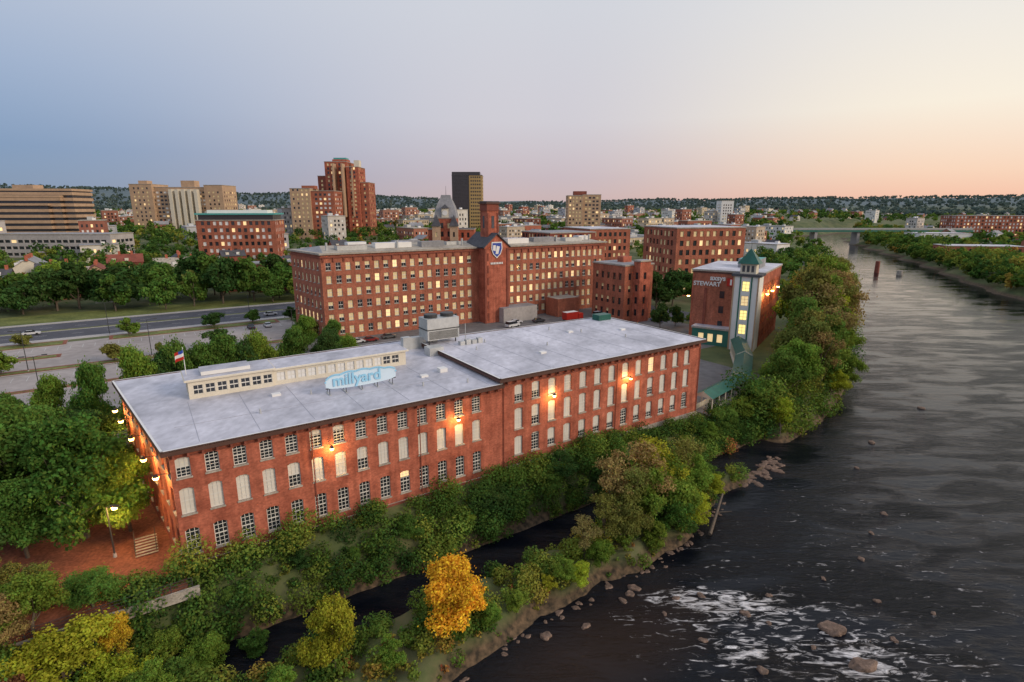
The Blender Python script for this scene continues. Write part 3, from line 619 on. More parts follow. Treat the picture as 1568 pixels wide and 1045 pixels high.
for a,bb,L_,D_,h in((60,190,30,14,13),(105,188,35,14,12),(45,215,30,12,13),(88,215,30,12,14),(130,205,26,14,14)):
    simple('brick_factory',rect(W(a,bb),E,L_,D_),-1,h,3,[(1.5+3.6*t,2) for t in range(3)],1.4,'brick2','roof_grey',pr(.5))
def proto(kind,L,D,h):
    mb=MB(); P=rect((-L/2,-D/2),(1,0),L,D)
    for i in range(4):
        p,q=P[i],P[(i+1)%4]; l=math.hypot(q[0]-p[0],q[1]-p[1]); k=max(1,int((l-1)/3)); s=(l-(k-1)*3)/2
        fac(mb,p,q,-6,h,[s+3*t for t in range(k)],[(1+3.3*t,1.8) for t in range(int((h-.5)/3.3))],1.4,'wall_tinted',pr(.5,'white',.12),rd=.2)
    if kind=='g':
        zr=h+D*.35
        for a,b_ in((-D/2-.4,0),(D/2+.4,0)):
            mb.face([(-L/2-.4,a,h-.1),(L/2+.4,a,h-.1),(L/2+.4,0,zr),(-L/2-.4,0,zr)],'roof_grey' if L==14 else 'roof_dark')
        for x in(-L/2,L/2): mb.face([(x,-D/2,h),(x,D/2,h),(x,0,zr-.15)],'wall_tinted')
        mb.box((L*.2,0),(1,0),1,1,zr-1,zr+1.3,'brick')
    else:
        mb.slab(offs(P,.3),h,h+.5,'stone',kind); mb.box((L*.2,D*.1),(1,0),L*.2,D*.25,h+.5,h+2.4,'metal'); mb.box((-L*.3,-D*.1),(1,0),2.2,2.2,h+.5,h+1.7,'white')
    return mb.mesh('city_building')
PG=[proto('g',12,9,7),proto('g',14,9,9.5),proto('g',10,8,6)]
PF=[proto('roof_white',26,16,10),proto('roof_grey',34,18,14),proto('roof_tan',20,16,18),proto('roof_grey',44,22,8),proto('roof_white',18,14,22),proto('roof_tan',38,14,12)]
cols=[(.36,.12,.075),(.36,.15,.10),(.31,.12,.08),(.64,.60,.53),(.68,.66,.62),(.50,.40,.30),(.42,.42,.44),(.56,.46,.32),(.34,.16,.11),(.55,.50,.45)]
occ=[]
placed=0; tries=0
RR=random.Random(11)
while placed<720 and tries<20000:
    tries+=1
    D=260+ (RR.random()**1.35)*1900; az=RR.uniform(-.80,.86); x=math.sin(az)*D; y=math.cos(az)*D
    a,b_=FA(x,y)
    if b_<312 and x<.35*y: continue
    if b_<190: 
        if not (x>.75*y): continue
    xx=np.array([x]);yy=np.array([y])
    if inpoly(xx,yy,river)[0] or pdist(xx,yy,river)[0]<(60 if x>.6*y else 35): continue
    sp_=20 if x<.5*y else 28
    if any(abs(x-o[0])<sp_ and abs(y-o[1])<sp_ for o in occ): continue
    if y<640 and any(x0-25<x/y*yr<x1+25 and y<yr for x0,x1,yr in((-420,-340,430),(-395,-299,600),(-182,-139,330),(-199,-160,520),(-187,-138,560),(-64,-32,620),(60,96,620))) and RR.random()<.8: continue
    occ.append((x,y)); placed+=1
    big=RR.random()<(.6 if x<.5*y and D<1300 else .28)
    me_=RR.choice(PF if big else PG); nm='commercial_building' if big else 'gabled_house'
    o=link(bpy.data.objects.new(nm,me_)); o.location=(x,y,float(height(x,y))); o.rotation_euler=(0,0,angE+RR.choice((0,math.pi/2))+RR.uniform(-.1,.1)); o.color=(*RR.choice(cols),1); s_=RR.uniform(.8,1.2); o.scale=(s_,RR.uniform(.85,1.15),RR.uniform(.8,1.25))
mb=MB()
mb.box((395,705),(1,-.02),330,14,12.2,13.6,'concrete','asphalt'); mb.box((395,697.6),(1,-.02),330,.5,9.8,12.1,'green_trim'); mb.box((395,697.9),(1,-.02),330,.3,13.6,14.6,'metal')
for x in(270,322,372,424,470,520): mb.box((x,705),(0,1),13,3.2,-9,12.1,'concrete'); mb.box((x,705),(0,1),16,4.4,-9,-4.5,'stone')
mb.obj('river_bridge')
mb=MB(); mb.tube((256,395,-8),(256,395,2),1.6,1.4,'brick_dark',8); mb.tube((262,380,-8),(262,380,-3),2,1.7,'stone',8); mb.obj('old_bridge_pier')
# ------------------------------------------------------------------ foliage
rng=np.random.default_rng(5)
def unit(n):
    v=rng.normal(size=(n,3)); return v/np.linalg.norm(v,axis=1,keepdims=True)
def leafq(C,Nn,s):
    n=len(C); r=unit(n); t=np.cross(Nn,r); t/=np.linalg.norm(t,axis=1,keepdims=True)+1e-9; b=np.cross(Nn,t)
    s=s[:,None]; return np.stack([C+t*s,C+b*s*.6,C-t*s*.9,C-b*s*.6],1).reshape(-1,3)
def clumps(cen,rad,n,ls,flat=.8,ct=None):
    k=len(cen); w=rad**2; idx=rng.choice(k,size=n,p=w/w.sum()); d=unit(n)
    rr=rng.uniform(.3,1.12,n)**.6
    C=cen[idx]+d*rad[idx][:,None]*rr[:,None]*np.array([1,1,flat])
    Nn=d*.7+unit(n)*.7+np.array([0,0,.35]); Nn/=np.linalg.norm(Nn,axis=1,keepdims=True)
    if ct is None: ct=rng.uniform(0,.55,k)
    tint=ct[idx]+.25*(d[:,2]*.5+.5)+.15*rr  # clump tops lighter, inner leaves darker: shading painted into the leaf tint
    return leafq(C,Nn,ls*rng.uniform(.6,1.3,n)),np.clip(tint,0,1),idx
def tubeq(segs,n=5):
    V=[]
    for p0,p1,r0,r1 in segs:
        p0=np.array(p0,float);p1=np.array(p1,float);d=p1-p0;d/=np.linalg.norm(d)+1e-9
        a=np.cross(d,(.3,.9,.1));a/=np.linalg.norm(a);b=np.cross(d,a)
        for i in range(n):
            t0=2*math.pi*i/n;t1=2*math.pi*(i+1)/n
            f=lambda p,r,t:p+r*(math.cos(t)*a+math.sin(t)*b)
            V+=[f(p0,r0,t0),f(p0,r0,t1),f(p1,r1,t1),f(p1,r1,t0)]
    return np.array(V)
def tree_mesh(name,h,r,n,ls,cb=.15,lobes=8,sub=9,spread=1.0,fat=1.0):
    cen=[];rad=[];ct=[];lc=[]
    for i in range(lobes):
        ang=2*math.pi*i/lobes*1.62+rng.uniform(-.5,.5); f=rng.uniform(.12,.98); zz=h*(cb+.12+(.86-cb-.12)*f)
        prof_=math.sin(math.pi*min(1,.22+.72*f))**.7
        q=rng.uniform(.25,.72)*prof_ if f<.85 else rng.uniform(0,.25)
        L=np.array([math.cos(ang)*r*q,math.sin(ang)*r*q,zz]); lr=r*rng.uniform(.30,.50)*(1.05-.35*f); lc.append(L); lt=rng.uniform(0,.3)
        d=unit(sub); d[:,2]=np.where(d[:,2]<-.3,-d[:,2]*.5,d[:,2])
        for k in range(sub):
            cen.append(L+d[k]*lr*rng.uniform(.5,1.1)*np.array([spread,spread,.8])); rad.append(lr*fat*rng.uniform(.28,.58)); ct.append(lt+rng.uniform(0,.28))
    for k in range(int(6*fat)):
        d=unit(1)[0]; cen.append(np.array([d[0]*r*.3,d[1]*r*.3,h*(.52+.2*d[2])])); rad.append(r*.26*fat); ct.append(0)
    cen=np.array(cen);rad=np.array(rad);ct=np.array(ct)
    V,t,_=clumps(cen,rad,n,ls,.85,ct)
    ns=n//14; k=rng.integers(0,len(cen),ns); d=unit(ns); C=cen[k]+d*(rad[k]*rng.uniform(1.1,1.9,ns))[:,None]; V2=leafq(C,unit(ns),ls*rng.uniform(.6,1.1,ns))
    V=np.concatenate([V,V2]); t=np.concatenate([t,rng.uniform(.3,.9,ns)]); n=n+ns
    segs=[]; pts=[(0,0,-1.2)]
    lean=rng.normal(size=2)*.03*h
    for i in range(1,5): pts.append((lean[0]*i/4+rng.normal()*.1,lean[1]*i/4+rng.normal()*.1,h*.68*i/4))
    rr=[.035*h*(1-.19*i) for i in range(5)]
    for i in range(4): segs.append((pts[i],pts[i+1],rr[i]*.7,rr[i+1]*.7))
    for c in lc:
        k=1 if c[2]<h*.5 else 2; p=np.array(pts[k]); mid=p*.5+c*.5+np.array([0,0,-.04*h]); segs+=[(p,mid,rr[k]*.4,rr[k]*.25),(mid,c,rr[k]*.25,rr[k]*.1)]
        for _ in range(3):
            e_=c+unit(1)[0]*r*.35; segs.append((c,e_,rr[k]*.1,rr[k]*.03))
    T=tubeq(segs); nt_=len(T)//4; VV=np.concatenate([V,T]); nf=len(VV)//4
    mi=np.concatenate([np.zeros(n),np.ones(nt_)]); tt=np.concatenate([t,np.zeros(nt_)])
    return bulkmesh(name,VV,np.arange(nf*4).reshape(-1,4),['leaf','bark'],mi,{'tint':tt})
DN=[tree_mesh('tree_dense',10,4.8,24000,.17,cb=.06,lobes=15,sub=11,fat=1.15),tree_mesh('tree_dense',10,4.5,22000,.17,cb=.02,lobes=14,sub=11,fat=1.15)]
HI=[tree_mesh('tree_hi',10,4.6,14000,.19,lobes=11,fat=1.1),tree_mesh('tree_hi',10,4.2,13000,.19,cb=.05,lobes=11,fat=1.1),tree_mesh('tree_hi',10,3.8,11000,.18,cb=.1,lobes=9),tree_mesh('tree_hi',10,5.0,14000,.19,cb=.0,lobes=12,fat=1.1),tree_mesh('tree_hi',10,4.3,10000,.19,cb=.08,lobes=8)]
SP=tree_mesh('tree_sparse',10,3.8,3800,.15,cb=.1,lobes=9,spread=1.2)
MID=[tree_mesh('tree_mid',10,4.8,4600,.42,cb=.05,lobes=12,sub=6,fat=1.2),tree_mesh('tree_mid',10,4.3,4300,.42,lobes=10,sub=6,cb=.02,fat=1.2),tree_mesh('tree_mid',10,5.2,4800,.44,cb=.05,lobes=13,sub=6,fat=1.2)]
G=dict(dk=(.042,.088,.024),g=(.075,.145,.028),lg=(.12,.195,.03),yg=(.25,.29,.028),ye=(.40,.31,.03),orr=(.60,.36,.03),rust=(.17,.085,.035),ol=(.15,.165,.04),br=(.20,.165,.06))
TR=random.Random(3)
def tree(x,y,h,wid=1.0,col='g',lod=0,name='deciduous_tree',z=None,mesh=None):
    me_=mesh or (HI[TR.randrange(5)] if lod==0 else MID[TR.randrange(3)])
    o=link(bpy.data.objects.new(name,me_)); zz=float(height(x,y)) if z is None else z
    s=h/10; o.location=(x,y,zz-.1); o.scale=(s*wid*TR.uniform(.88,1.12),s*wid*TR.uniform(.88,1.12),s); o.rotation_euler=(TR.uniform(-.07,.07),TR.uniform(-.07,.07),TR.uniform(0,6.28))
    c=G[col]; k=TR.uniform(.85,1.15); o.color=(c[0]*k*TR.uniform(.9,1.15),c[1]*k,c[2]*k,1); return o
for i,(x,y,h,w_,c) in enumerate([(-50.5,59.5,16,1.0,'g'),(-57.5,62,15,1.05,'g'),(-60,54.5,13,1.1,'dk'),(-63,70,13,1.1,'g'),(-46,60.8,10.5,.8,'lg'),(-70,64,12,1.1,'g'),(-66,80,9,1.1,'dk'),(-54,55.5,10,.9,'g'),(-57,71,12,1.0,'dk'),(-62,62,16,1,'g')]): tree(x,y,h,w_,c,mesh=DN[i%2])
for x,y,h,c,w_ in((-40,42,7.5,'yg',1.1),(-35.5,43,6.5,'yg',1.0),(-44,44,6.5,'lg',1.1),(-31,43.0,5.5,'g',1.0),(-36,38.5,7,'ol',1.1),(-30,39,5,'lg',1.0),(-47,40,7,'lg',1.2),(-41,38,7,'rust',1.0),(-50,46,6.5,'ol',1.2),(-34,46.5,4.5,'lg',1.2),(-38,45.8,5.5,'ye',.7),(-30.5,47.3,4.5,'lg',1.1),(-45,42,6.5,'br',1.0),(-33,41,6,'lg',1.0),(-53,44,7,'g',1.1),(-41,47.5,4.5,'g',1.2),(-46.5,48,4.5,'ol',1.2),(-26.5,48.6,3.6,'g',1.2)):
    tree(x,y,h,w_,c,name='riverbank_tree')
tree(-5.6,48.9,8.6,1.05,'orr',name='autumn_tree',mesh=DN[1]); tree(-16.2,43.4,8.2,.9,'yg',name='island_tree',mesh=DN[0])
for x,y,h,c,w_ in((-11.5,45.0,3.6,'lg',1.2),(-20,40.5,4,'lg',1.2),(0.5,52.5,3.2,'lg',1.2),(6,57,3.4,'lg',1.2),(11,61,4.5,'lg',1.1),(14.5,64.5,8.5,'ol',.85),(18.5,67.5,10,'lg',.9),(23,72,10.5,'lg',.9),(27,77,8,'lg',.95),(21,69,7,'g',1.0),(-2,50,3.2,'lg',1.3),(8,57.5,3.0,'yg',1.3),(30,81,5,'g',1.1),(4,56,2.6,'yg',1.1),(25,71.5,6.5,'yg',1.1),(19,65.5,4.5,'lg',1.3),(30.5,79,4.5,'yg',1.2)):
    tree(x,y,h,w_,c,name='island_tree')
for x,y,h,c in((13,67,11.5,'br'),(17,70,12.5,'br'),(20,73,11.5,'yg'),(16,66,10.5,'ol'),(11.5,63.5,8,'ol'),(24.5,74.5,11,'ol'),(9,61.5,6,'br')): tree(x,y,h,1.0,c,mesh=SP,name='bare_tree')
for a,bb,h,c in((4,-4.5,2.8,'g'),(11,-4,3.4,'dk'),(17,-4.5,2.8,'g'),(24,-4,3.6,'g'),(32,-4.5,2.6,'lg'),(38,-3.6,3.6,'dk'),(46.5,-4,5.0,'g'),(49,-3.2,5.4,'dk'),(56,-4.5,4.0,'dk'),(63,-4.5,3.4,'lg'),(70,-4.4,3.4,'ol'),(76,-4.5,4,'lg'),(83,-3.6,4,'lg'),(88,-3,5,'g'),(94,-3,5.5,'lg'),(100,-2,6,'g')):
    x,y=W(a,bb); tree(x,y,h,1.3,c,name='riverbank_shrub')
for x,y,h,c,w_ in((74,140,26,'ol',.8),(80,149,27,'lg',.75),(88,160,27,'ol',.75),(97,172,26,'lg',.8),(72,131,22,'g',.75),(66,122,18,'ol',.8),(60,113,13,'lg',.9),(104,183,24,'ol',.8),(112,196,22,'lg',.8),(79,138,20,'lg',.8),(87,150,20,'yg',.75),(95,163,20,'ol',.75),(56,110,11,'g',1),(62,115,11,'lg',1.0),(52,102,8,'yg',1),(70,122,12,'g',1),(122,213,20,'ol',.9),(132,231,20,'lg',.9),(145,254,18,'ol',.9),(160,281,18,'ol',1),(80,132,10,'lg',1.0),(74,124,8,'yg',1.0),(101,170,12,'ol',1.1),(108,182,11,'g',1.1),(91,152,12,'lg',1),(175,305,14,'lg',1.2),(190,330,14,'g',1.2),(117,196,12,'yg',.9),(86,144,9,'lg',1.1)):
    tree(x,y,h,w_,c,lod=0,name='riverbank_tree')
for x,y,h,c in((76,136,22,'br'),(84,147,22,'ol'),(92,158,23,'br'),(70,127,17,'ol'),(66,118,15,'br')): tree(x,y,h,1.0,c,mesh=SP,name='bare_tree')
for i,(a,bb,h,c) in enumerate([(-9,42,15.5,'g'),(-3,41,17,'lg'),(4,42,17.5,'g'),(10,42,17.5,'g'),(16,43,17,'lg'),(22,44,16.5,'g'),(28,46,15,'dk'),(-14,45,13,'lg'),(-20,50,10,'g'),(33,62,10,'g'),(37,72,10,'dk'),(40,82,10,'g'),(36,92,10,'lg'),(-26,52,9,'g'),(34,50,13,'lg'),(7,42,16.5,'g'),(13,43,16,'dk'),(1,42,16,'dk')]):
    x,y=W(a,bb); tree(x,y,h,.6 if h>12 else .9,c,name='yard_tree',mesh=DN[i%2])
for x,y,h,c,w_ in((56,215,16,'dk',1),(64,222,17,'dk',1),(48,178,9,'dk',.8),(54,182,8,'dk',.7),(58,172,9,'g',.9),(47,215,10,'lg',1),(75,232,12,'g',1)): tree(x,y,h,w_,c,1)
for a in np.arange(-178,58,11.5):
    for bb in(190,205,220):
        if TR.random()<.12 or (bb==190 and -60<a<-20): continue
        x,y=W(a+TR.uniform(-4,4),bb+TR.uniform(-4,4))
        tree(x,y,TR.uniform(14,21),TR.uniform(.85,1.1),TR.choice(['dk','g','g','g','dk','lg','dk','g','g','ol','dk','g','g','rust']),1,name='park_tree')
for a,bb in((-96,106.5),(-84,106.5),(-70,106.5),(-44,106.5),(-30,106.5),(-8,106.5),(2,106.5),(16,106.5),(26,106.5),(36,106.5),(-75,140),(-60,140),(-30,140),(-5,139),(18,139),(30,140),(42,138),(44,128),(42,118),(42,108)):
    x,y=W(a,bb); tree(x,y,TR.uniform(4,6.5),1.2,TR.choice(['g','dk','lg','ol','g']),1,name='parking_lot_tree')
for a in np.arange(45,156,12):
    x,y=W(a,182+TR.uniform(-3,3)); tree(x,y,TR.uniform(9,14),1.1,TR.choice(['g','dk','lg']),1,name='street_tree')
def mass(name,pos,hs,n,ls,hue,mat='leaf_mass'):
    VV=[];TT=[];HH=[]
    for (x,y,z),h,hu in zip(pos,hs,hue):
        nc=9; d=unit(nc); r=h*.42; cen=np.stack([x+d[:,0]*r*.7,y+d[:,1]*r*.7,z+h*.58+d[:,2]*h*.25],1); rad=rng.uniform(.3,.55,nc)*r
        V,t,_=clumps(cen,rad,n,ls); VV.append(V);TT.append(t);HH.append(np.full(n,hu))
    V=np.concatenate(VV); nf=len(V)//4
    return link(bpy.data.objects.new(name,bulkmesh(name,V,np.arange(nf*4).reshape(-1,4),[mat],None,{'tint':np.concatenate(TT),'hue':np.concatenate(HH)})))
def scatter(n,dmin,dmax,azs,pw=1.0,seed=0):
    g=np.random.default_rng(seed); D=dmin+(g.random(n)**pw)*(dmax-dmin); az=g.uniform(*azs,n); x=np.sin(az)*D; y=np.cos(az)*D
    a=E[0]*(x-AX)+E[1]*(y-AY); b=KB[0]*(x-AX)+KB[1]*(y-AY)
    ok=~inpoly(x,y,river)&(pdist(x,y,river)>3)
    ok&=(b>232)|(x>.66*y)|((x>.42*y)&(D>230))
    if occ:
        O_=np.array(occ); dd=np.min(np.hypot(x[:,None]-O_[None,:,0],y[:,None]-O_[None,:,1]),1); ok&=dd>12
    x=x[ok];y=y[ok]; z=height(x,y); return np.stack([x,y,z],1)
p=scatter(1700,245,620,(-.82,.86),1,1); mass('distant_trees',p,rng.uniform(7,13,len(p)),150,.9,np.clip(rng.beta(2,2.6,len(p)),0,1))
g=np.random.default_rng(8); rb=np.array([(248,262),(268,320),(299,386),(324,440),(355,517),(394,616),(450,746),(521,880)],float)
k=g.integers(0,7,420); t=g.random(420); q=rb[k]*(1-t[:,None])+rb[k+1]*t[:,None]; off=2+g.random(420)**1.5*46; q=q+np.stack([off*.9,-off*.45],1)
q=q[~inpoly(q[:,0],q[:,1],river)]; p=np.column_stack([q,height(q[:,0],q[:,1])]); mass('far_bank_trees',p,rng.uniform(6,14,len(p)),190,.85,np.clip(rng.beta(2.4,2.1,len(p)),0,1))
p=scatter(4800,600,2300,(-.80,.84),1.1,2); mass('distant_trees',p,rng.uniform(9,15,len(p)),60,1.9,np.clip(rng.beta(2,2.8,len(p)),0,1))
p=scatter(6500,2100,6000,(-.80,.84),1.2,4); mass('distant_forest',p,rng.uniform(14,24,len(p)),24,5.5,np.clip(rng.beta(2,4,len(p)),0,1),'leaf_far_hazy')
def under(name,n,fn,h,per,ls,hue,sd=.14,bare=-.75):
    a,b=fn(n); x=AX+E[0]*a+KB[0]*b; y=AY+E[1]*a+KB[1]*b; z=height(x,y)
    patch=np.sin(x*.8+1)*np.sin(y*.7+x*.2)+.5*np.sin(x*1.9-y*1.1)
    ok=(z>-5.95)&(patch>bare)
    x,y,z,patch=x[ok],y[ok],z[ok],patch[ok]; k=len(x); rad=(.3+rng.random(k)**2.4*1.25)*h*(1+.25*patch); cen=np.stack([x,y,z+rad*rng.uniform(.3,1.1,k)],1)
    ct=np.clip(.25+.22*patch+rng.normal(size=k)*.15,0,.7)
    V,t,idx=clumps(cen,rad,per*k,ls,.85,ct); hu=np.clip(hue+.12*np.sin(a[ok]*.35+b[ok]*.5)+rng.normal(size=k)*sd,0,1)[idx]; nf=len(V)//4
    link(bpy.data.objects.new(name,bulkmesh(name,V,np.arange(nf*4).reshape(-1,4),['leaf_mass'],None,{'tint':t,'hue':hu})))
under('riverbank_undergrowth',1300,lambda n:(rng.uniform(-6,108,n),-1.2-rng.random(n)*5.3),1.3,145,.17,.38,.17)
under('island_undergrowth',900,lambda n:(rng.uniform(-6,80,n),rng.uniform(-24,-13.4,n)),1.0,130,.16,.58,.17,-.5)
under('riverbank_undergrowth',750,lambda n:(rng.uniform(-34,0,n),rng.uniform(-18,-4.8,n)),1.3,150,.18,.5,.18)
def u4(n):
    t=rng.uniform(0,1,n)
    px=np.interp(t,[0,.25,.5,.75,1],[46,66,84,108,135]); py=np.interp(t,[0,.25,.5,.75,1],[97,117,142,182,232])
    px=px-rng.uniform(-4,9,n); py=py+rng.uniform(-3,4,n); dx=px-AX;dy=py-AY
    return E[0]*dx+E[1]*dy, KB[0]*dx+KB[1]*dy
under('riverbank_undergrowth',700,u4,2.6,130,.30,.5,.17)
# ------------------------------------------------------------------ rocks
def rock(x,y,s,z=-6,name='river_rock'):
    import bmesh
    bm=bmesh.new(); bmesh.ops.create_icosphere(bm,subdivisions=3,radius=s); g=random.Random(int(x*91+y*17))
    ph=[g.uniform(0,6) for _ in range(6)]
    for v in bm.verts:
        c=v.co/s; k=1+.2*math.sin(2.3*c.x+ph[0])*math.cos(2.1*c.y+ph[1])+.1*math.sin(5*c.x+ph[2]+3*c.z)+.08*math.sin(7*c.y+ph[3]); v.co*=k; v.co.z*=.62
        v.co.z=min(v.co.z,s*.42+.05*s*math.sin(4*c.x+ph[4]))
    me_=bpy.data.meshes.new(name); bm.to_mesh(me_); bm.free(); me_.materials.append(MATS['rock']); o=link(bpy.data.objects.new(name,me_)); o.location=(x,y,z); o.scale=(g.uniform(1,1.5),g.uniform(.8,1.1),1); o.rotation_euler=(0,0,g.uniform(0,3))
for x,y,s in((34.4,51.4,1.15),(34.6,46.6,1.0),(3.5,50.5,.55),(13.8,57.2,.5),(69.4,101,.6),(92.5,120,.7),(14.5,58.3,.6),(12.8,56,.4),(8,52,.4),(26,54,.5),(30,57,.35),(38,60,.3),(24.5,46,.5),(20,50,.35),(45,64,.35),(55,75,.4),(60,90,.35),(31,49,.3),(40,50,.35),(17,54,.3),(47,54,.3),(19,56.5,.35),(22,57,.4),(28,52.5,.3),(50,70,.3),(42,56,.35)): rock(x,y,s)
g=random.Random(9)
for i in range(46):
    t=g.random(); rock(39+t*10+g.uniform(-1.6,1.6),84+t*11+g.uniform(-1.2,1.2),g.uniform(.2,.75),-6.1)
bpl=[(-5.3,45),(4.8,54.5),(11.5,59),(18,63.2),(23.5,67.5),(28.4,74.5),(33,81)]
for i in range(60):
    k=g.randrange(6); t=g.random(); p,q=bpl[k],bpl[k+1]; rock(p[0]+(q[0]-p[0])*t+g.uniform(-.5,1.2),p[1]+(q[1]-p[1])*t+g.uniform(-1.2,.5),g.uniform(.12,.4),-6.05)
mb=MB(); mb.tube((27.2,69,-5.6),(31.5,76.5,-3.6),.25,.14,'bark',8); mb.tube((29.5,73,-4.6),(31.5,72.6,-4.2),.1,.04,'bark',6); mb.obj('fallen_log')
# ------------------------------------------------------------------ lamps
def point(x,y,z,p,parent,rad=.2):
    l=bpy.data.lights.new('lamp_light','POINT'); l.energy=p; l.color=(1,.58,.18); l.shadow_soft_size=rad; o=link(bpy.data.objects.new('lamp_light',l)); o.location=(x,y,z); o.parent=parent
def walllamp(wx,wy,z,n,p=360,s=1.0,r=.27):
    mb=MB(); x=wx+n[0]*s;y=wy+n[1]*s
    mb.tube((wx,wy,z+.15),(x,y,z+.35),.04,.04,'dark_metal',5); mb.tube((x,y,z+.3),(x,y,z+.05),.12,.3,'dark_metal',8); mb.tube((x,y,z+.04),(x,y,z-.22),r,r*.7,'bulb',8)
    o=mb.obj('wall_lamp'); point(x,y,z-.45,p,o)
nF=(-KB[0],-KB[1]); nL=(-E[0],-E[1])
for a in(16.3,33.3): p=W(a,0); walllamp(*p,10.3,nF)
for a in(49.6,65.6): p=W(a,0); walllamp(*p,10.6,nF)
for b_,z in((2,10.2),(9,9.8),(17,9.8),(25,9.8),(30,9.9)): p=W(-.145*b_,b_); walllamp(*p,z,nL,450,1.1,.32)
p=W(84.3,2); walllamp(*p,12,(E[0],E[1]),400,1,.35); p=W(84.3,10); walllamp(*p,12,(E[0],E[1]),400,1,.35)
p=WR(0,.5); walllamp(*p,13,(-U[0],-U[1]),600,1,.42); p=WR(0,14); walllamp(*p,12,(-U[0],-U[1]),600,1,.42)
for b_ in(2,10,20): p=WR(19.1,b_); walllamp(*p,15,U,600,1,.45)
p=W(101,99.5); walllamp(*p,6,nF,500)
def lamp_post(x,y,h=7,lit=False,arm=1.5,ang=0):
    mb=MB(); mb.tube((x,y,0),(x,y,.5),.2,.16,'concrete',8); mb.tube((x,y,.4),(x,y,h),.1,.06,'dark_metal',8)
    for s in((1,-1) if arm>1.6 else (1,)):
        dx,dy=math.cos(ang)*arm*s,math.sin(ang)*arm*s; mb.tube((x,y,h-.1),(x+dx,y+dy,h+.15),.04,.04,'dark_metal',5); mb.box((x+dx,y+dy),(math.cos(ang),math.sin(ang)),.9,.35,h+.02,h+.2,'dark_metal')
        if lit: mb.tube((x+dx,y+dy,h-.25),(x+dx,y+dy,h+.01),.25,.3,'bulb',8)
    o=mb.obj('street_lamp')
    if lit: point(x+math.cos(ang)*arm,y+math.sin(ang)*arm,h-.5,800,o,.3)
lamp_post(-44.4,55.6,6.2,True,.9,0)
for a,bb,h in((-20,80,9),(-25,106.5,10),(0,106.5,10),(-55,106.5,10),(30,145,10),(-10,145,10),(-50,145,10),(70,145,10),(36,108,9),(-45,80,9)): x,y=W(a,bb); lamp_post(x,y,h,False,1.8,angE)
for a,bb in((140,180),(155,200),(160,150)): x,y=W(a,bb); lamp_post(x,y,9,True,1.2,1)
mb=MB()
for i in range(7): mb.box(W(-2.2-.145*8,5+i*.35),KB,.34,2.2,0.03,.17*(i+1),'brick_dark','stone')
for t in(-4.4,-2.4):
    for i in range(4): p=W(t,5+i*.7); mb.tube((*p,.1),(*p,1.2+.33*i),.03,.03,'dark_metal',5)
    mb.tube((*W(t,5),1.2),(*W(t,7.1),2.2),.03,.03,'dark_metal',5)
mb.obj('entrance_steps')
mb=MB()
for i in range(17): p=W(-30+i*1.9,-4.1); mb.tube((*p,0),(*p,1.1),.04,.04,'dark_metal',5)
for z in(.4,.75,1.1): mb.tube((*W(-30,-4.1),z),(*W(.4,-4.1),z),.025,.025,'dark_metal',5)
mb.slab(frect(-34,1,-4.5,-4.2),-1,.12,'stone'); mb.obj('patio_fence')
# ------------------------------------------------------------------ vehicles
def carmesh(kind):
    mb=MB()
    if kind=='car': L,Wd=4.5,1.8; low=[(-2.2,.35),(2.2,.35),(2.25,.75),(1.2,.95),(-1.9,.98),(-2.25,.8)]; cab=[(-1.75,.97),(.95,.95),(.35,1.45),(-1.15,1.47)]
    else: L,Wd=5.2,1.95; low=[(-2.6,.4),(2.5,.4),(2.55,.95),(1.7,1.15),(-2.55,1.15),(-2.6,.9)]; cab=[(-2.5,1.14),(1.6,1.14),(1.0,2.0),(-2.4,2.05)]
    for prof,w2,mt in((low,Wd/2,'car_paint'),(cab,Wd/2-.12,'glass')):
        for y,fl in((-w2,0),(w2,1)):
            pts=[(x,y,z) for x,z in prof]; mb.face(pts[::-1] if fl else pts,mt)
        n=len(prof)
        for i in range(n):
            p,q=prof[i],prof[(i+1)%n]; top=(mt=='glass' and i==2)
            mb.face([(p[0],-w2,p[1]),(p[0],w2,p[1]),(q[0],w2,q[1]),(q[0],-w2,q[1])],'car_paint' if top else mt)
    for x in(-L*.3,L*.3):
        for y in(-Wd/2,Wd/2): mb.tube((x,y-.1,.33),(x,y+.1,.33),.33,.33,'tyre',12)
    for y in(-.6,.6): mb.box((L/2-.02,y),(1,0),.06,.35,.55,.7,'white'); mb.box((-L/2+.0,y),(1,0),.06,.3,.6,.75,'red_paint')
    return mb.mesh('parked_car_mesh')
CM=[carmesh('car'),carmesh('van')]
def car(x,y,ang,col,k=0,name='parked_car'):
    o=link(bpy.data.objects.new(name if k==0 else 'parked_van',CM[k])); o.location=(x,y,.07); o.rotation_euler=(0,0,ang); o.color=(*col,1)
for a,bb,an,c,k in((100,86,.2,(.7,.7,.7),1),(104,90,.1,(.6,.6,.62),0),(112,88,0,(.05,.05,.06),0),(136,84,.1,(.65,.66,.7),1),(140,88,.1,(.1,.15,.35),0),(50,92,0,(.6,.6,.6),0),(54,92,0,(.2,.02,.02),0),(60,93,0,(.1,.1,.1),0),(44,96,1.57,(.7,.7,.7),0),(38,152,0,(.5,.5,.52),0),(-30,158,0,(.6,.6,.6),0),(90,171,0,(.1,.1,.12),0),(-60,170,0,(.3,.03,.03),0),(152,70,1.5,(.6,.6,.6),0),(146,66,1.5,(.1,.1,.3),0),(166,120,1.57,(.7,.7,.7),0),(160,210,1.57,(.5,.5,.5),0),(-52,12,.3,(.4,.4,.42),0),(33,131,1.57,(.65,.65,.65),0),(28,131,1.57,(.05,.05,.06),0)):
    x,y=W(a,bb); car(x,y,angE+an,c,k)
mb=MB(); u=E; c=W(123,83)
def C(s): return (c[0]+E[0]*s,c[1]+E[1]*s)
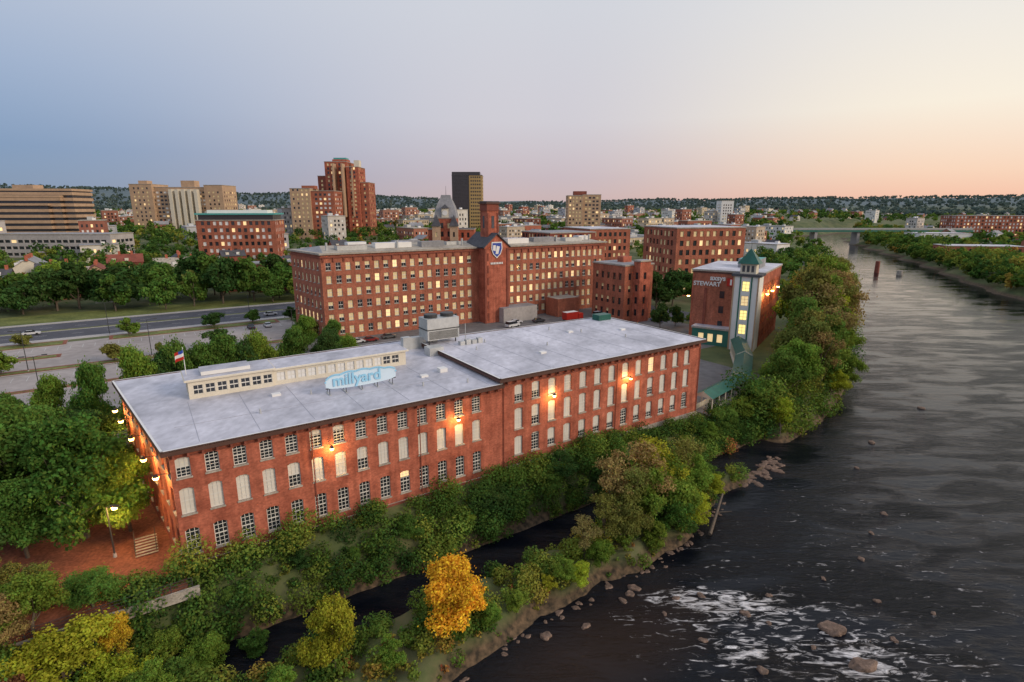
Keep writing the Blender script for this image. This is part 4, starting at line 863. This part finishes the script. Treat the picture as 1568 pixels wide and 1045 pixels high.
mb.box(C(-1.2),u,5.2,2.5,.9,3.4,'red_paint','white'); mb.box(C(2.6),u,2.0,2.4,.7,2.7,'red_paint'); mb.box(C(3.2),u,.9,2.2,1.6,2.5,'glass'); mb.box(C(0),u,7,1.2,.5,.9,'dark_metal')
for s in(-2.8,-1.5,2.6):
    for t in(-1.15,1.15): x=C(s)[0]+KB[0]*t;y=C(s)[1]+KB[1]*t; mb.tube((x-KB[0]*.15,y-KB[1]*.15,.5),(x+KB[0]*.15,y+KB[1]*.15,.5),.5,.5,'tyre',12)
mb.obj('red_truck')
# ------------------------------------------------------------------ sky and light
w=bpy.data.worlds.new("World"); sc.world=w; w.use_nodes=True
nt=w.node_tree; nt.nodes.clear(); N=nt.nodes.new; K=nt.links.new
out=N('ShaderNodeOutputWorld'); bg=N('ShaderNodeBackground'); bg2=N('ShaderNodeBackground'); ad=N('ShaderNodeAddShader'); K(bg.outputs[0],ad.inputs[0]); K(bg2.outputs[0],ad.inputs[1]); K(ad.outputs[0],out.inputs[0])
sk=N('ShaderNodeTexSky'); sk.sky_type='NISHITA'; sk.sun_disc=False; K(sk.outputs[0],bg2.inputs[0]); bg2.inputs[1].default_value=.010
tc=N('ShaderNodeTexCoord'); sp=N('ShaderNodeSeparateXYZ'); K(tc.outputs['Generated'],sp.inputs[0])
def s2l(c): return tuple(((x/255)/12.92 if x/255<=0.04045 else ((x/255+0.055)/1.055)**2.4) for x in c)+(1,)
def ramp(stops):
    r=N('ShaderNodeValToRGB'); K(sp.outputs['Z'],r.inputs[0]); e=r.color_ramp.elements
    while len(e)<len(stops): e.new(0.5)
    for i,(p,c) in enumerate(stops): e[i].position=p; e[i].color=s2l(c)
    return r
Lr=ramp([(0,(118,140,170)),(0.08,(116,143,180)),(0.18,(152,170,198)),(0.34,(192,200,215)),(0.6,(194,202,220)),(1,(203,210,226))])
Cr=ramp([(0,(200,176,176)),(0.05,(196,180,188)),(0.14,(207,202,209)),(0.34,(210,213,220)),(0.6,(198,205,222)),(1,(203,210,226))])
Rr=ramp([(0,(242,184,160)),(0.05,(247,210,184)),(0.14,(249,237,218)),(0.34,(230,230,229)),(0.6,(203,209,224)),(1,(203,210,226))])
def mr(a,b):
    m=N('ShaderNodeMapRange'); m.interpolation_type='SMOOTHSTEP'; m.inputs[1].default_value=a; m.inputs[2].default_value=b; K(sp.outputs['X'],m.inputs[0]); return m
def mix(fac_,a,b):
    m=N('ShaderNodeMix'); m.data_type='RGBA'; K(fac_,m.inputs[0]); K(a,m.inputs[6]); K(b,m.inputs[7]); return m.outputs[2]
c=mix(mr(-0.75,0.05).outputs[0],Lr.outputs[0],Cr.outputs[0]); c=mix(mr(0.05,0.62).outputs[0],c,Rr.outputs[0]); K(c,bg.inputs[0]); bg.inputs[1].default_value=.97
sl=bpy.data.lights.new('sun','SUN'); sl.energy=1.8; sl.angle=math.radians(20); sl.color=(1,.82,.64); so=link(bpy.data.objects.new('sun',sl))
from mathutils import Vector
lsa=math.radians(112); le=math.radians(24)
d=Vector((math.sin(lsa)*math.cos(le),math.cos(lsa)*math.cos(le),math.sin(le))); so.rotation_euler=d.to_track_quat('Z','Y').to_euler()
sk.sun_elevation=le; sk.sun_rotation=lsa
cd=bpy.data.cameras.new('camera'); co=link(bpy.data.objects.new('camera',cd)); sc.camera=co
cd.lens=860/1568*36; cd.clip_end=30000; co.location=(0,0,38); co.rotation_euler=(math.radians(90-13.3),0,0)
sc.view_settings.view_transform='Standard'; sc.view_settings.look='None'
